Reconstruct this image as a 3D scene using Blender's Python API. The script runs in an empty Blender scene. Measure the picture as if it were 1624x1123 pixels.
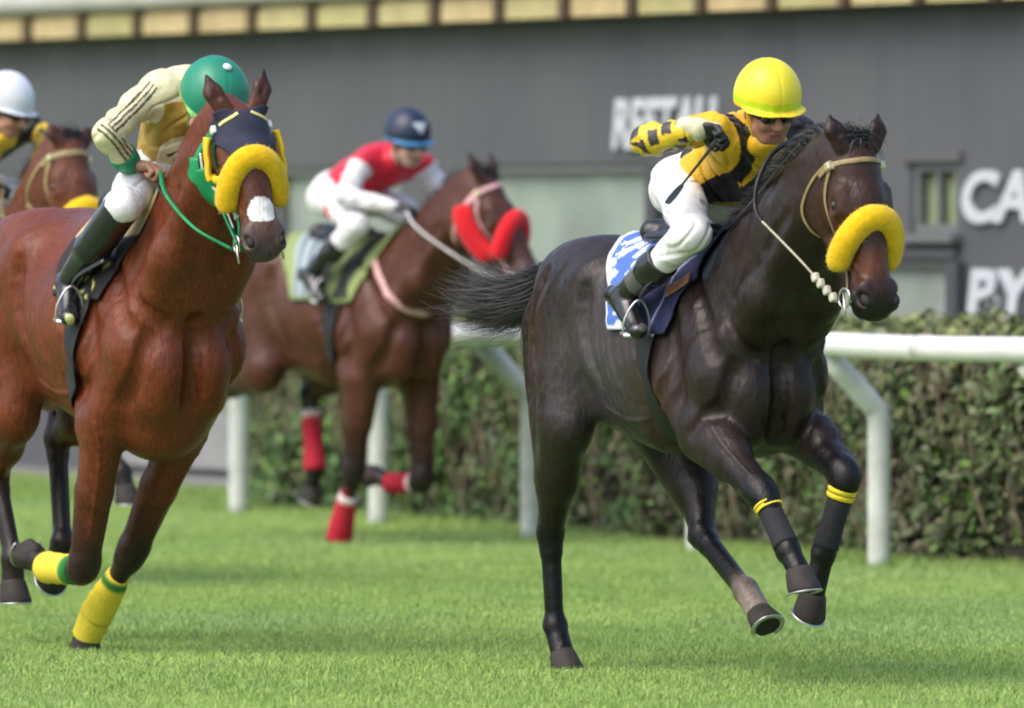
import bpy, math, random
import numpy as np
from mathutils import Vector, Matrix

# ---------------------------------------------------------------- camera, sky, sun, exposure
SC = bpy.context.scene
FPX = 13533.0
cam_d = bpy.data.cameras.new('camera')
cam = bpy.data.objects.new('camera', cam_d)
SC.collection.objects.link(cam)
SC.camera = cam
cam.location = (0, 0, 1.6)
cam.rotation_euler = (math.radians(90), 0, 0)
cam_d.lens = 300.0
cam_d.sensor_width = 36.0
cam_d.shift_y = -0.118
cam_d.clip_start = 0.5
cam_d.clip_end = 2000
cam_d.dof.use_dof = True
cam_d.dof.focus_distance = 30.6
cam_d.dof.aperture_fstop = 3.3

world = bpy.data.worlds.new('World')
SC.world = world
world.use_nodes = True
wn = world.node_tree
wn.nodes.clear()
sky = wn.nodes.new('ShaderNodeTexSky')
sky.sky_type = 'NISHITA'
sky.sun_disc = False
SUN_EL, SUN_AZ = 52.0, -128.0      # light comes from the left, a little from the camera's side
sky.sun_elevation = math.radians(SUN_EL)
sky.sun_rotation = math.radians(SUN_AZ)
sky.air_density = 1.0
sky.dust_density = 4.0
sky.ozone_density = 1.0
bg = wn.nodes.new('ShaderNodeBackground')
bg.inputs['Strength'].default_value = 0.15
wo = wn.nodes.new('ShaderNodeOutputWorld')
wn.links.new(sky.outputs[0], bg.inputs[0])
wn.links.new(bg.outputs[0], wo.inputs[0])

sun_d = bpy.data.lights.new('sun', 'SUN')
sun_d.energy = 0.75
sun_d.angle = math.radians(50)
sun_d.color = (1.0, 0.97, 0.92)
sun = bpy.data.objects.new('sun', sun_d)
SC.collection.objects.link(sun)
_a, _e = math.radians(SUN_AZ), math.radians(SUN_EL)
_sd = Vector((math.sin(_a) * math.cos(_e), math.cos(_a) * math.cos(_e), math.sin(_e)))
sun.rotation_euler = _sd.to_track_quat('Z', 'Y').to_euler()

SC.view_settings.view_transform = 'Standard'
SC.view_settings.look = 'None'
SC.view_settings.exposure = 0.80
SC.view_settings.gamma = 1.0
SC.cycles.use_denoising = True
SC.cycles.max_bounces = 6
SC.render.film_transparent = False
SC.cycles.filter_width = 2.0

rng = np.random.default_rng(7)
random.seed(7)

# ---------------------------------------------------------------- object helpers
def link(o, parent=None):
    SC.collection.objects.link(o)
    if parent is not None:
        o.parent = parent
    return o

def tag(o, label=None, cat=None, group=None, kind=None):
    if label: o['label'] = label
    if cat: o['category'] = cat
    if group: o['group'] = group
    if kind: o['kind'] = kind
    return o

def empty(name, loc, rz=0.0):
    o = bpy.data.objects.new(name, None)
    o.empty_display_size = 0.1
    o.location = loc
    o.rotation_euler = (0, 0, rz)
    return link(o)

def mesh_np(name, V, F, mat=None, parent=None, off=None, smooth=True, cols=None):
    """V (n,3); F list of equal-length faces array (m,k) or list of arrays"""
    me = bpy.data.meshes.new(name)
    V = np.asarray(V, dtype=np.float32)
    Fs = F if isinstance(F, list) else [F]
    Fs = [np.asarray(f, dtype=np.int32) for f in Fs if len(f)]
    me.vertices.add(len(V))
    me.vertices.foreach_set('co', V.ravel())
    tot = sum(f.size for f in Fs)
    npoly = sum(len(f) for f in Fs)
    me.loops.add(tot)
    me.polygons.add(npoly)
    me.loops.foreach_set('vertex_index', np.concatenate([f.ravel() for f in Fs]))
    st, tt = [], []
    s = 0
    for f in Fs:
        k = f.shape[1]
        st.append(s + np.arange(len(f)) * k)
        s += f.size
    me.polygons.foreach_set('loop_start', np.concatenate(st).astype(np.int32))
    me.polygons.foreach_set('use_smooth', np.full(npoly, smooth))
    if cols is not None:
        at = me.color_attributes.new('Col', 'FLOAT_COLOR', 'POINT')
        c4 = np.ones((len(V), 4), dtype=np.float32)
        c4[:, :3] = cols
        at.data.foreach_set('color', c4.ravel())
    me.update(calc_edges=True)
    me.validate()
    if mat: me.materials.append(mat)
    o = bpy.data.objects.new(name, me)
    link(o, parent)
    if off is not None: o.location = off
    return o

# ---------------------------------------------------------------- materials
MATS = {}
def nodes(name):
    m = bpy.data.materials.new(name)
    m.use_nodes = True
    nt = m.node_tree
    return m, nt, nt.nodes['Principled BSDF']

def mat(name, col, rough=0.6, metal=0.0, var=0.12, scale=30.0, bump=0.15, bscale=None, bdist=0.002,
        attr=False, sheen=0.0, spec=0.5, stretch=None, coat=0.0, trans=0.0, detail=4, sub=0.0):
    if name in MATS: return MATS[name]
    m, nt, p = nodes(name)
    N, Lk = nt.nodes, nt.links
    tc = N.new('ShaderNodeTexCoord')
    mp = N.new('ShaderNodeMapping')
    Lk.new(tc.outputs['Object'], mp.inputs[0])
    if stretch: mp.inputs['Scale'].default_value = stretch
    nz = N.new('ShaderNodeTexNoise')
    nz.inputs['Scale'].default_value = scale
    nz.inputs['Detail'].default_value = detail
    Lk.new(mp.outputs[0], nz.inputs[0])
    mr = N.new('ShaderNodeMapRange')
    mr.inputs[1].default_value = 0.3; mr.inputs[2].default_value = 0.7
    mr.inputs[3].default_value = 1 - var; mr.inputs[4].default_value = 1 + var
    Lk.new(nz.outputs[0], mr.inputs[0])
    vm = N.new('ShaderNodeVectorMath'); vm.operation = 'SCALE'
    if attr:
        at = N.new('ShaderNodeAttribute'); at.attribute_name = 'Col'
        Lk.new(at.outputs['Color'], vm.inputs[0])
    else:
        vm.inputs[0].default_value = col[:3]
    Lk.new(mr.outputs[0], vm.inputs['Scale'])
    Lk.new(vm.outputs[0], p.inputs['Base Color'])
    p.inputs['Roughness'].default_value = rough
    p.inputs['Metallic'].default_value = metal
    p.inputs['Specular IOR Level'].default_value = spec
    if sheen:
        p.inputs['Sheen Weight'].default_value = sheen
        p.inputs['Sheen Roughness'].default_value = 0.4
    if coat:
        p.inputs['Coat Weight'].default_value = coat
        p.inputs['Coat Roughness'].default_value = 0.15
    if trans: p.inputs['Transmission Weight'].default_value = trans
    if sub:
        p.inputs['Subsurface Weight'].default_value = sub
        p.inputs['Subsurface Radius'].default_value = (0.02, 0.008, 0.004)
    if bump:
        n2 = N.new('ShaderNodeTexNoise')
        n2.inputs['Scale'].default_value = bscale or scale * 3
        n2.inputs['Detail'].default_value = 5
        Lk.new(mp.outputs[0], n2.inputs[0])
        b = N.new('ShaderNodeBump')
        b.inputs['Strength'].default_value = bump
        b.inputs['Distance'].default_value = bdist
        Lk.new(n2.outputs[0], b.inputs['Height'])
        Lk.new(b.outputs[0], p.inputs['Normal'])
    MATS[name] = m
    return m

# ---------------------------------------------------------------- signed distance bodies
def A3(*p): return np.array(p, dtype=np.float64)
def unit(v):
    v = np.asarray(v, float)
    return v / (np.linalg.norm(v) + 1e-12)

class Prim:
    def __init__(self, kind, k=0.03, sub=False, col=None, **kw):
        self.kind, self.k, self.sub, self.col = kind, k, sub, col
        self.__dict__.update(kw)
    def bbox(s, m):
        if s.kind == 'rc':
            r = max(s.ra, s.rb) * max(1.0, s.s) + m
            return np.minimum(s.a, s.b) - r, np.maximum(s.a, s.b) + r
        if s.kind == 'el':
            e = np.sqrt(((s.R * s.r[:, None]) ** 2).sum(0)) + m
            return s.c - e, s.c + e
        return None, None
    def d(s, x, y, z):
        if s.kind == 'rc':
            qx, qy, qz = x - s.a[0], y - s.a[1], z - s.a[2]
            b = s.b - s.a
            if s.n is not None:
                c = 1.0 / s.s - 1.0
                dn = (qx * s.n[0] + qy * s.n[1] + qz * s.n[2]) * c
                qx = qx + dn * s.n[0]; qy = qy + dn * s.n[1]; qz = qz + dn * s.n[2]
                b = b + c * (b @ s.n) * s.n
            t = np.clip((qx * b[0] + qy * b[1] + qz * b[2]) / max(b @ b, 1e-9), 0, 1)
            return np.sqrt((qx - t * b[0]) ** 2 + (qy - t * b[1]) ** 2 + (qz - t * b[2]) ** 2) - (s.ra + (s.rb - s.ra) * t)
        if s.kind == 'el':
            qx, qy, qz = x - s.c[0], y - s.c[1], z - s.c[2]
            l = [qx * s.R[i, 0] + qy * s.R[i, 1] + qz * s.R[i, 2] for i in range(3)]
            k0 = np.sqrt(sum((l[i] / s.r[i]) ** 2 for i in range(3)))
            k1 = np.sqrt(sum((l[i] / s.r[i] ** 2) ** 2 for i in range(3))) + 1e-9
            return k0 * (k0 - 1.0) / k1
        if s.kind == 'pl':     # half space, inside where (p-c).n<0
            return (x - s.c[0]) * s.n[0] + (y - s.c[1]) * s.n[1] + (z - s.c[2]) * s.n[2]

class Body:
    """smooth union of round cones and ellipsoids; each carries a colour"""
    def __init__(s, k=0.03, col=(0.5, 0.5, 0.5), frame=None):
        s.P, s.k, s.col, s.fr = [], k, col, frame
    def tp(s, p):
        p = np.asarray(p, float)
        if s.fr is None: return p
        return s.fr[0] + p @ s.fr[1]         # rows of fr[1] are the axes
    def tv(s, v):
        v = np.asarray(v, float)
        return v if s.fr is None else v @ s.fr[1]
    def rc(s, a, b, ra, rb=None, k=None, n=None, sq=1.0, col=None, sub=False):
        rb = ra if rb is None else rb
        s.P.append(Prim('rc', s.k if k is None else k, sub, col or s.col, a=s.tp(a), b=s.tp(b) + 1e-5, ra=ra, rb=rb,
                        n=None if n is None else unit(s.tv(n)), s=sq))
    def el(s, c, r, k=None, axes=None, col=None, sub=False):
        R = np.eye(3) if axes is None else np.array([unit(a) for a in axes])
        if s.fr is not None: R = R @ s.fr[1]
        s.P.append(Prim('el', s.k if k is None else k, sub, col or s.col, c=s.tp(c), r=np.asarray(r, float), R=R))
    def cut(s, c, n, k=0.004):
        s.P.append(Prim('pl', k, True, s.col, c=s.tp(c), n=unit(s.tv(n))))
    def field(s, x, y, z):
        F = None
        for p in s.P:
            d = p.d(x, y, z)
            if F is None: F = d; continue
            if p.sub:
                if p.kind == 'pl': e = d
                else: e = -d
                h = np.maximum(p.k - np.abs(F - e), 0) / p.k
                F = np.maximum(F, e) + h * h * p.k / 4
            else:
                h = np.maximum(p.k - np.abs(F - d), 0) / p.k
                F = np.minimum(F, d) - h * h * p.k / 4
        return F
    def at(s, V):
        V = np.asarray(V, float)
        return s.field(V[:, 0], V[:, 1], V[:, 2])
    def grad(s, V, e=0.004):
        V = np.asarray(V, float)
        n = len(V); I = np.eye(3) * e
        a = s.at(np.concatenate([V + I[0], V + I[1], V + I[2], V - I[0], V - I[1], V - I[2]])).reshape(6, n)
        g = (a[:3] - a[3:]).T
        return g / (np.linalg.norm(g, axis=1, keepdims=True) + 1e-9)
    def snap(s, V, off=0.0, it=6):
        V = np.array(V, float)
        for _ in range(it):
            V = V - s.grad(V) * np.clip(s.at(V) - off, -0.05, 0.05)[:, None]
        return V
    def colors(s, V, tau=0.012):
        D, C = [], []
        for p in s.P:
            if p.sub: continue
            D.append(p.d(V[:, 0], V[:, 1], V[:, 2]).astype(np.float32)); C.append(p.col)
        D = np.array(D); C = np.array(C)
        w = np.exp(-np.clip((D - D.min(0)) / tau, 0, 40))
        w /= w.sum(0)
        return w.T @ C
    def mesh(s, vox):
        lo = np.full(3, 1e9); hi = -lo
        for p in s.P:
            if p.sub: continue
            a, b = p.bbox(3 * vox)
            lo = np.minimum(lo, a); hi = np.maximum(hi, b)
        n = np.ceil((hi - lo) / vox).astype(int) + 1
        ax = [(lo[i] + vox * np.arange(n[i])).astype(np.float32) for i in range(3)]
        F = np.ones(n, dtype=np.float32)
        for p in s.P:
            if p.kind == 'pl':
                d = p.d(ax[0][:, None, None], ax[1][None, :, None], ax[2][None, None, :])
                h = np.maximum(p.k - np.abs(F - d), 0) / p.k
                F = np.maximum(F, d) + h * h * p.k / 4
                continue
            a, b = p.bbox(p.k + 3 * vox)
            i0 = np.clip(np.floor((a - lo) / vox).astype(int), 0, n - 1)
            i1 = np.clip(np.ceil((b - lo) / vox).astype(int) + 1, 1, n)
            sl = tuple(slice(i0[i], i1[i]) for i in range(3))
            d = p.d(ax[0][sl[0]][:, None, None], ax[1][sl[1]][None, :, None], ax[2][sl[2]][None, None, :]).astype(np.float32)
            G = F[sl]
            if p.sub:
                h = np.maximum(p.k - np.abs(G + d), 0) / p.k
                F[sl] = np.maximum(G, -d) + h * h * p.k / 4
            else:
                h = np.maximum(p.k - np.abs(G - d), 0) / p.k
                F[sl] = np.minimum(G, d) - h * h * p.k / 4
        return surface_nets(F, lo, vox)

def surface_nets(F, lo, vox):
    S = F < 0
    nx, ny, nz = S.shape
    c = np.zeros((nx - 1, ny - 1, nz - 1), dtype=np.uint8)
    offs = [(i, j, k) for i in (0, 1) for j in (0, 1) for k in (0, 1)]
    for i, j, k in offs:
        c += S[i:nx - 1 + i, j:ny - 1 + j, k:nz - 1 + k]
    act = (c > 0) & (c < 8)
    idx = np.argwhere(act)
    vid = np.full(act.shape, -1, dtype=np.int32)
    vid[act] = np.arange(len(idx))
    val = {o: F[idx[:, 0] + o[0], idx[:, 1] + o[1], idx[:, 2] + o[2]].astype(np.float64) for o in offs}
    acc = np.zeros((len(idx), 3)); cnt = np.zeros(len(idx))
    for a in offs:
        for ax in range(3):
            if a[ax] == 1: continue
            b = list(a); b[ax] = 1; b = tuple(b)
            va, vb = val[a], val[b]
            m = (va < 0) != (vb < 0)
            t = np.where(m, va / np.where(m, va - vb, 1), 0)
            p = np.tile(np.array(a, float), (len(idx), 1)); p[:, ax] += t
            acc += p * m[:, None]; cnt += m
    V = lo + vox * (idx + acc / cnt[:, None])
    quads = []
    for ax in range(3):
        o1, o2 = [(1, 2), (2, 0), (0, 1)][ax]
        sh = [slice(None)] * 3; sh2 = [slice(None)] * 3
        sh[ax] = slice(0, -1); sh2[ax] = slice(1, None)
        A, B = S[tuple(sh)], S[tuple(sh2)]
        e = np.argwhere(A != B)
        ok = (e[:, o1] > 0) & (e[:, o2] > 0) & (e[:, o1] < S.shape[o1] - 1) & (e[:, o2] < S.shape[o2] - 1)
        e = e[ok]
        ins = A[e[:, 0], e[:, 1], e[:, 2]]
        def g(d1, d2):
            q = e.copy(); q[:, o1] -= d1; q[:, o2] -= d2
            return vid[q[:, 0], q[:, 1], q[:, 2]]
        q = np.stack([g(0, 0), g(1, 0), g(1, 1), g(0, 1)], 1)
        q[~ins] = q[~ins][:, ::-1]
        quads.append(q)
    return V, np.concatenate(quads)

def smooth_mesh(V, F, it=2, lam=0.5):
    n = len(V)
    E = np.concatenate([F[:, [0, 1]], F[:, [1, 2]], F[:, [2, 3]], F[:, [3, 0]]])
    deg = np.bincount(E.ravel(), minlength=n)[:, None].astype(float)
    for i in range(it * 2):
        l = lam if i % 2 == 0 else -lam * 1.03
        acc = np.zeros_like(V)
        for a in range(3):
            acc[:, a] = np.bincount(E[:, 0], V[E[:, 1], a], n) + np.bincount(E[:, 1], V[E[:, 0], a], n)
        V = V + l * (acc / deg - V)
    return V

def vnormals(V, F):
    n = np.cross(V[F[:, 2]] - V[F[:, 0]], V[F[:, 3]] - V[F[:, 1]])
    N = np.zeros_like(V)
    for a in range(3):
        for k in range(4): N[:, a] += np.bincount(F[:, k], n[:, a], len(V))
    return N / (np.linalg.norm(N, axis=1, keepdims=True) + 1e-12)

def wob(V, f, seed=0):
    """cheap smooth pseudo noise in [-1,1]"""
    r = np.random.default_rng(seed)
    o = np.zeros(len(V))
    for i in range(6):
        d = r.normal(size=3); d *= f * (0.6 + 0.25 * i) / np.linalg.norm(d)
        o += np.sin(V @ d + r.uniform(0, 6.28)) * np.sin(V @ r.permutation(d) * 0.7 + r.uniform(0, 6.28))
    return o / 3.0

def body_obj(name, B, vox, m, parent, off=None, paint=None, tau=0.012, wrinkle=None, sm=2):
    V, F = B.mesh(vox)
    V = smooth_mesh(V, F, sm)
    cols = B.colors(V, tau)
    if wrinkle is not None:
        V = V + vnormals(V, F) * wrinkle(V)[:, None]
    if paint is not None: cols = paint(V, cols)
    return mesh_np(name, V, F, m, parent, off, True, cols)

# ---------------------------------------------------------------- curves, tubes, straps, hair
def spline(pts, n):
    P = np.asarray(pts, float)
    if len(P) < 3:
        t = np.linspace(0, 1, n)[:, None]
        return P[0] * (1 - t) + P[-1] * t
    Q = np.vstack([2 * P[0] - P[1], P, 2 * P[-1] - P[-2]])
    seg = len(P) - 1
    out = []
    for t in np.linspace(0, seg, n):
        i = min(int(t), seg - 1); u = t - i
        a, b, c, d = Q[i:i + 4]
        out.append(0.5 * ((2 * b) + (-a + c) * u + (2 * a - 5 * b + 4 * c - d) * u * u + (-a + 3 * b - 3 * c + d) * u ** 3))
    return np.array(out)

def frames(C, up=None):
    T = np.gradient(C, axis=0); T /= np.linalg.norm(T, axis=1, keepdims=True) + 1e-9
    N = np.zeros_like(C)
    n = np.array([0.13, 0.21, 0.95]) if up is None else np.asarray(up, float)
    for i in range(len(C)):
        n = n - T[i] * (n @ T[i]); n /= np.linalg.norm(n) + 1e-9
        N[i] = n
    return T, N, np.cross(T, N)

def tube_vf(C, r, sides=10, flat=1.0, N=None):
    r = np.broadcast_to(np.asarray(r, float), (len(C),))
    T, N0, B = frames(C)
    if N is not None:
        N0 = N - T * (N * T).sum(1, keepdims=True); N0 /= np.linalg.norm(N0, axis=1, keepdims=True) + 1e-9
        B = np.cross(T, N0)
    a = np.linspace(0, 2 * math.pi, sides, endpoint=False)
    V = C[:, None, :] + r[:, None, None] * (np.cos(a)[None, :, None] * B[:, None, :] + flat * np.sin(a)[None, :, None] * N0[:, None, :])
    n = len(C)
    i = np.arange(n - 1)[:, None] * sides; j = np.arange(sides)[None, :]; j2 = (j + 1) % sides
    F = np.stack([i + j, i + j2, i + sides + j2, i + sides + j], -1).reshape(-1, 4)
    V = V.reshape(-1, 3)
    c0, c1 = len(V), len(V) + 1
    V = np.vstack([V, C[0], C[-1]])
    j = np.arange(sides)
    cap0 = np.stack([np.full(sides, c0), (j + 1) % sides, j], 1)
    cap1 = np.stack([np.full(sides, c1), (n - 1) * sides + j, (n - 1) * sides + (j + 1) % sides], 1)
    return V, [F, np.concatenate([cap0, cap1])]

def tube(name, pts, r, m, parent=None, n=24, sides=10, off=None, flat=1.0, cols=None, wr=None):
    C = spline(pts, n)
    if not np.isscalar(r):
        r = np.interp(np.linspace(0, 1, n), np.linspace(0, 1, len(r)), r)
    V, F = tube_vf(C, r, sides, flat)
    if wr is not None: V = V + wr(V)
    return mesh_np(name, V, F, m, parent, off, True, None if cols is None else cols(V))

def strap(name, pts, w, m, B, parent, off=None, n=40, lift=0.004, th=0.003, snap=True, cols=None, sm=5):
    """flat band laid on the surface of body B"""
    C = spline(pts, n)
    if snap: C = B.snap(C, lift)
    for _ in range(sm): C[1:-1] = (C[:-2] + 2 * C[1:-1] + C[2:]) / 4
    if snap: C = np.where((B.at(C) < lift * .6)[:, None], B.snap(C, lift, 3), C)
    N = B.grad(C)
    for _ in range(sm): N[1:-1] = (N[:-2] + 2 * N[1:-1] + N[2:]) / 4
    V, F = tube_vf(C, w / 2, 12, th / (w / 2), N)
    return mesh_np(name, V, F, m, parent, off, True, None if cols is None else cols(V))

def patch(name, grid, m, B, parent, off=None, lift=0.01, th=0.006, cols=None, wr=None):
    """cloth sheet with thickness: grid (a,b,3) control points snapped on B"""
    g = np.asarray(grid, float); na, nb = g.shape[:2]
    P = g.reshape(-1, 3)
    P = B.snap(P, lift, 10)
    if wr is not None: P = P + B.grad(P) * wr(P)[:, None]
    Nn = B.grad(P)
    V = np.vstack([P, P + Nn * th])
    i, j = np.meshgrid(np.arange(na - 1), np.arange(nb - 1), indexing='ij')
    a = (i * nb + j).ravel()
    F = np.stack([a, a + 1, a + nb + 1, a + nb], 1)
    n = na * nb
    rim = list(range(nb)) + [k * nb + nb - 1 for k in range(1, na)] + [(na - 1) * nb + k for k in range(nb - 2, -1, -1)] + [k * nb for k in range(na - 2, 0, -1)]
    rim = np.array(rim); r2 = np.roll(rim, -1)
    S = np.stack([rim, rim + n, r2 + n, r2], 1)
    Fa = np.concatenate([F, F[:, ::-1] + n, S])
    return mesh_np(name, V, Fa, m, parent, off, True, None if cols is None else cols(V, na, nb))

def hair_vf(paths, w0, w1=0.0005):
    """paths: (m, n, 3) -> ribbons"""
    P = np.asarray(paths, float); m_, n_, _ = P.shape
    T = np.gradient(P, axis=1)
    R = rng.normal(size=(m_, 1, 3))
    B = np.cross(T, np.broadcast_to(R, P.shape)); B /= np.linalg.norm(B, axis=2, keepdims=True) + 1e-9
    w = np.linspace(1, 0, n_) ** 0.6
    w = (w1 + (w0 - w1) * w)[None, :, None]
    V = np.stack([P - B * w / 2, P + B * w / 2], 2).reshape(-1, 3)
    base = (np.arange(m_) * n_ * 2)[:, None] + (np.arange(n_ - 1) * 2)[None, :]
    a = base.ravel()
    return V, np.stack([a, a + 1, a + 3, a + 2], 1)

def hair(name, paths, w, m, parent, off=None):
    V, F = hair_vf(paths, w)
    return mesh_np(name, V, F, m, parent, off, True)

def box_vf(c, size, R=None):
    s = np.asarray(size) / 2
    V = np.array([[x, y, z] for x in (-s[0], s[0]) for y in (-s[1], s[1]) for z in (-s[2], s[2])])
    if R is not None: V = V @ np.asarray(R)
    V = V + np.asarray(c)
    F = np.array([[0, 1, 3, 2], [4, 6, 7, 5], [0, 4, 5, 1], [2, 3, 7, 6], [0, 2, 6, 4], [1, 5, 7, 3]])
    return V, F

def merge(parts):
    Vs, F4, F3, o = [], [], [], 0
    for V, F in parts:
        for f in (F if isinstance(F, list) else [F]):
            f = np.asarray(f)
            (F4 if f.shape[1] == 4 else F3).append(f + o)
        Vs.append(V); o += len(V)
    out = []
    if F4: out.append(np.concatenate(F4))
    if F3: out.append(np.concatenate(F3))
    return np.vstack(Vs), out

def bevel(o, w=0.004, seg=2):
    md = o.modifiers.new('bevel', 'BEVEL'); md.width = w; md.segments = seg; md.limit_method = 'ANGLE'
    return o

# ================================================================ SETTING
def grid_plane(name, x0, x1, y0, y1, z, m, nx=2, ny=2):
    xs, ys = np.linspace(x0, x1, nx), np.linspace(y0, y1, ny)
    X, Y = np.meshgrid(xs, ys, indexing='ij')
    V = np.stack([X.ravel(), Y.ravel(), np.full(X.size, z)], 1)
    i, j = np.meshgrid(np.arange(nx - 1), np.arange(ny - 1), indexing='ij')
    a = (i * ny + j).ravel()
    return mesh_np(name, V, np.stack([a, a + ny, a + ny + 1, a + 1], 1), m, smooth=False)

FP0 = np.array([-3.145, 52.41]); FD = np.array([.3914, -.9203]); FB = np.array([.9203, .3914])   # fence origin, along, away from the track
FRZ = math.atan2(FD[1], FD[0])

m_ground = mat('soil', (0.15, 0.24, 0.07), 0.95, var=0.35, scale=1.3, bump=0.4, bscale=60, bdist=0.01)
ground = grid_plane('ground', -300, 300, -60, 600, 0.0, m_ground)
tag(ground, kind='structure')

def quad_sheet(name, pts, z, m):
    V = [(p[0], p[1], z) for p in pts]
    return mesh_np(name, V, np.array([[0, 1, 2, 3]]), m, smooth=False)
def fp(t, q): return FP0 + FD * t + FB * q
m_pave = mat('concrete', (0.27, 0.27, 0.26), 0.9, var=0.15, scale=2.0, bump=0.3, bscale=40)
pv = quad_sheet('pavement', [fp(-12, 1.45), fp(30, 1.45), fp(30, 14), fp(-12, 14)], 0.012, m_pave)
tag(pv, kind='structure')
V, F = box_vf((0, 0, 0.0), (42, 0.14, 0.12))
kerb = mesh_np('kerb', V, F, mat('kerb_stone', (0.22, 0.22, 0.21), 0.9, scale=5), smooth=False)
c = fp(9, 1.38); kerb.location = (c[0], c[1], 0.0); kerb.rotation_euler = (0, 0, FRZ)
tag(kerb, kind='structure')

# ---- grass: short turf blades, denser and larger near the camera's focus
def build_grass():
    n = 1150000
    Y = rng.uniform(26.3, 56, n)
    X = rng.uniform(-1, 1, n) * (0.070 * Y + 1.6)
    P = np.stack([X, Y], 1)
    q = (P - FP0) @ FB
    keep = (q < 1.25)
    keep &= rng.uniform(0, 1, n) < np.where(Y < 40, 1.0, 0.75)
    P = P[keep]; q = q[keep]; n = len(P)
    tf = (P - FP0) @ FD
    cl = wob(np.c_[P, np.zeros(n)], 5.0, 3)
    rough = np.clip((q + 0.15) / 0.4, 0, 1)                 # unmown tufts under the rail
    h = rng.uniform(0.010, 0.027, n) * (1 + 0.3 * cl) * (1 + 1.6 * rough)
    w = rng.uniform(0.0022, 0.0040, n)
    az = rng.uniform(0, 6.283, n); lean = rng.normal(0, 0.8, n)
    az2 = rng.uniform(0, 6.283, n)
    wd = np.stack([np.cos(az), np.sin(az), np.zeros(n)], 1) * w[:, None] / 2
    ld = np.stack([np.cos(az2), np.sin(az2), np.zeros(n)], 1)
    b = np.c_[P, np.zeros(n)]
    mid = b + ld * (lean * h * 0.35)[:, None]; mid[:, 2] = h * 0.6
    tip = b + ld * (lean * h * 1.0)[:, None]; tip[:, 2] = h
    V = np.stack([b - wd, b + wd, mid - wd * .8, mid + wd * .8, tip], 1).reshape(-1, 3)
    i = np.arange(n) * 5
    Q = np.stack([i, i + 1, i + 3, i + 2], 1)
    T = np.stack([i + 2, i + 3, i + 4], 1)
    # blade colour: lush, pale mown streaks across the track, a few straw blades
    big = wob(np.c_[P[:, 0] * 0.5, P[:, 1] * 0.32, np.zeros(n)], 2.6, 11)
    fine = wob(np.c_[P[:, 0] * 1.0, P[:, 1] * 0.7, np.zeros(n)], 9.0, 12)
    k = np.clip(0.5 + 0.38 * big + 0.16 * fine + rng.normal(0, 0.09, n), 0, 1)[:, None]
    c0, c1 = np.array([0.19, 0.325, 0.080]), np.array([0.41, 0.56, 0.145])
    C = c0 * (1 - k) + c1 * k
    blue = np.clip(wob(np.c_[P[:, 0] * .6, P[:, 1] * 0.3, np.zeros(n)], 3.1, 21), 0, 1)[:, None]
    C = C * (1 - .5 * blue) + np.array([0.28, 0.43, 0.20]) * .5 * blue
    s = (rng.uniform(0, 1, n) < 0.04 + 0.10 * rough)
    C[s] = np.array([0.36, 0.36, 0.17])
    C = np.repeat(C, 5, axis=0)
    m = mat('grass_blade', (0, 0, 0), 0.55, attr=True, var=0.05, bump=0, spec=0.3)
    nt = m.node_tree; p = nt.nodes['Principled BSDF']
    o = mesh_np('grass', V, [Q, T], m, smooth=True, cols=C)
    tag(o, 'short bright green mown turf of the race track', 'grass', kind='stuff')
build_grass()

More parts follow.
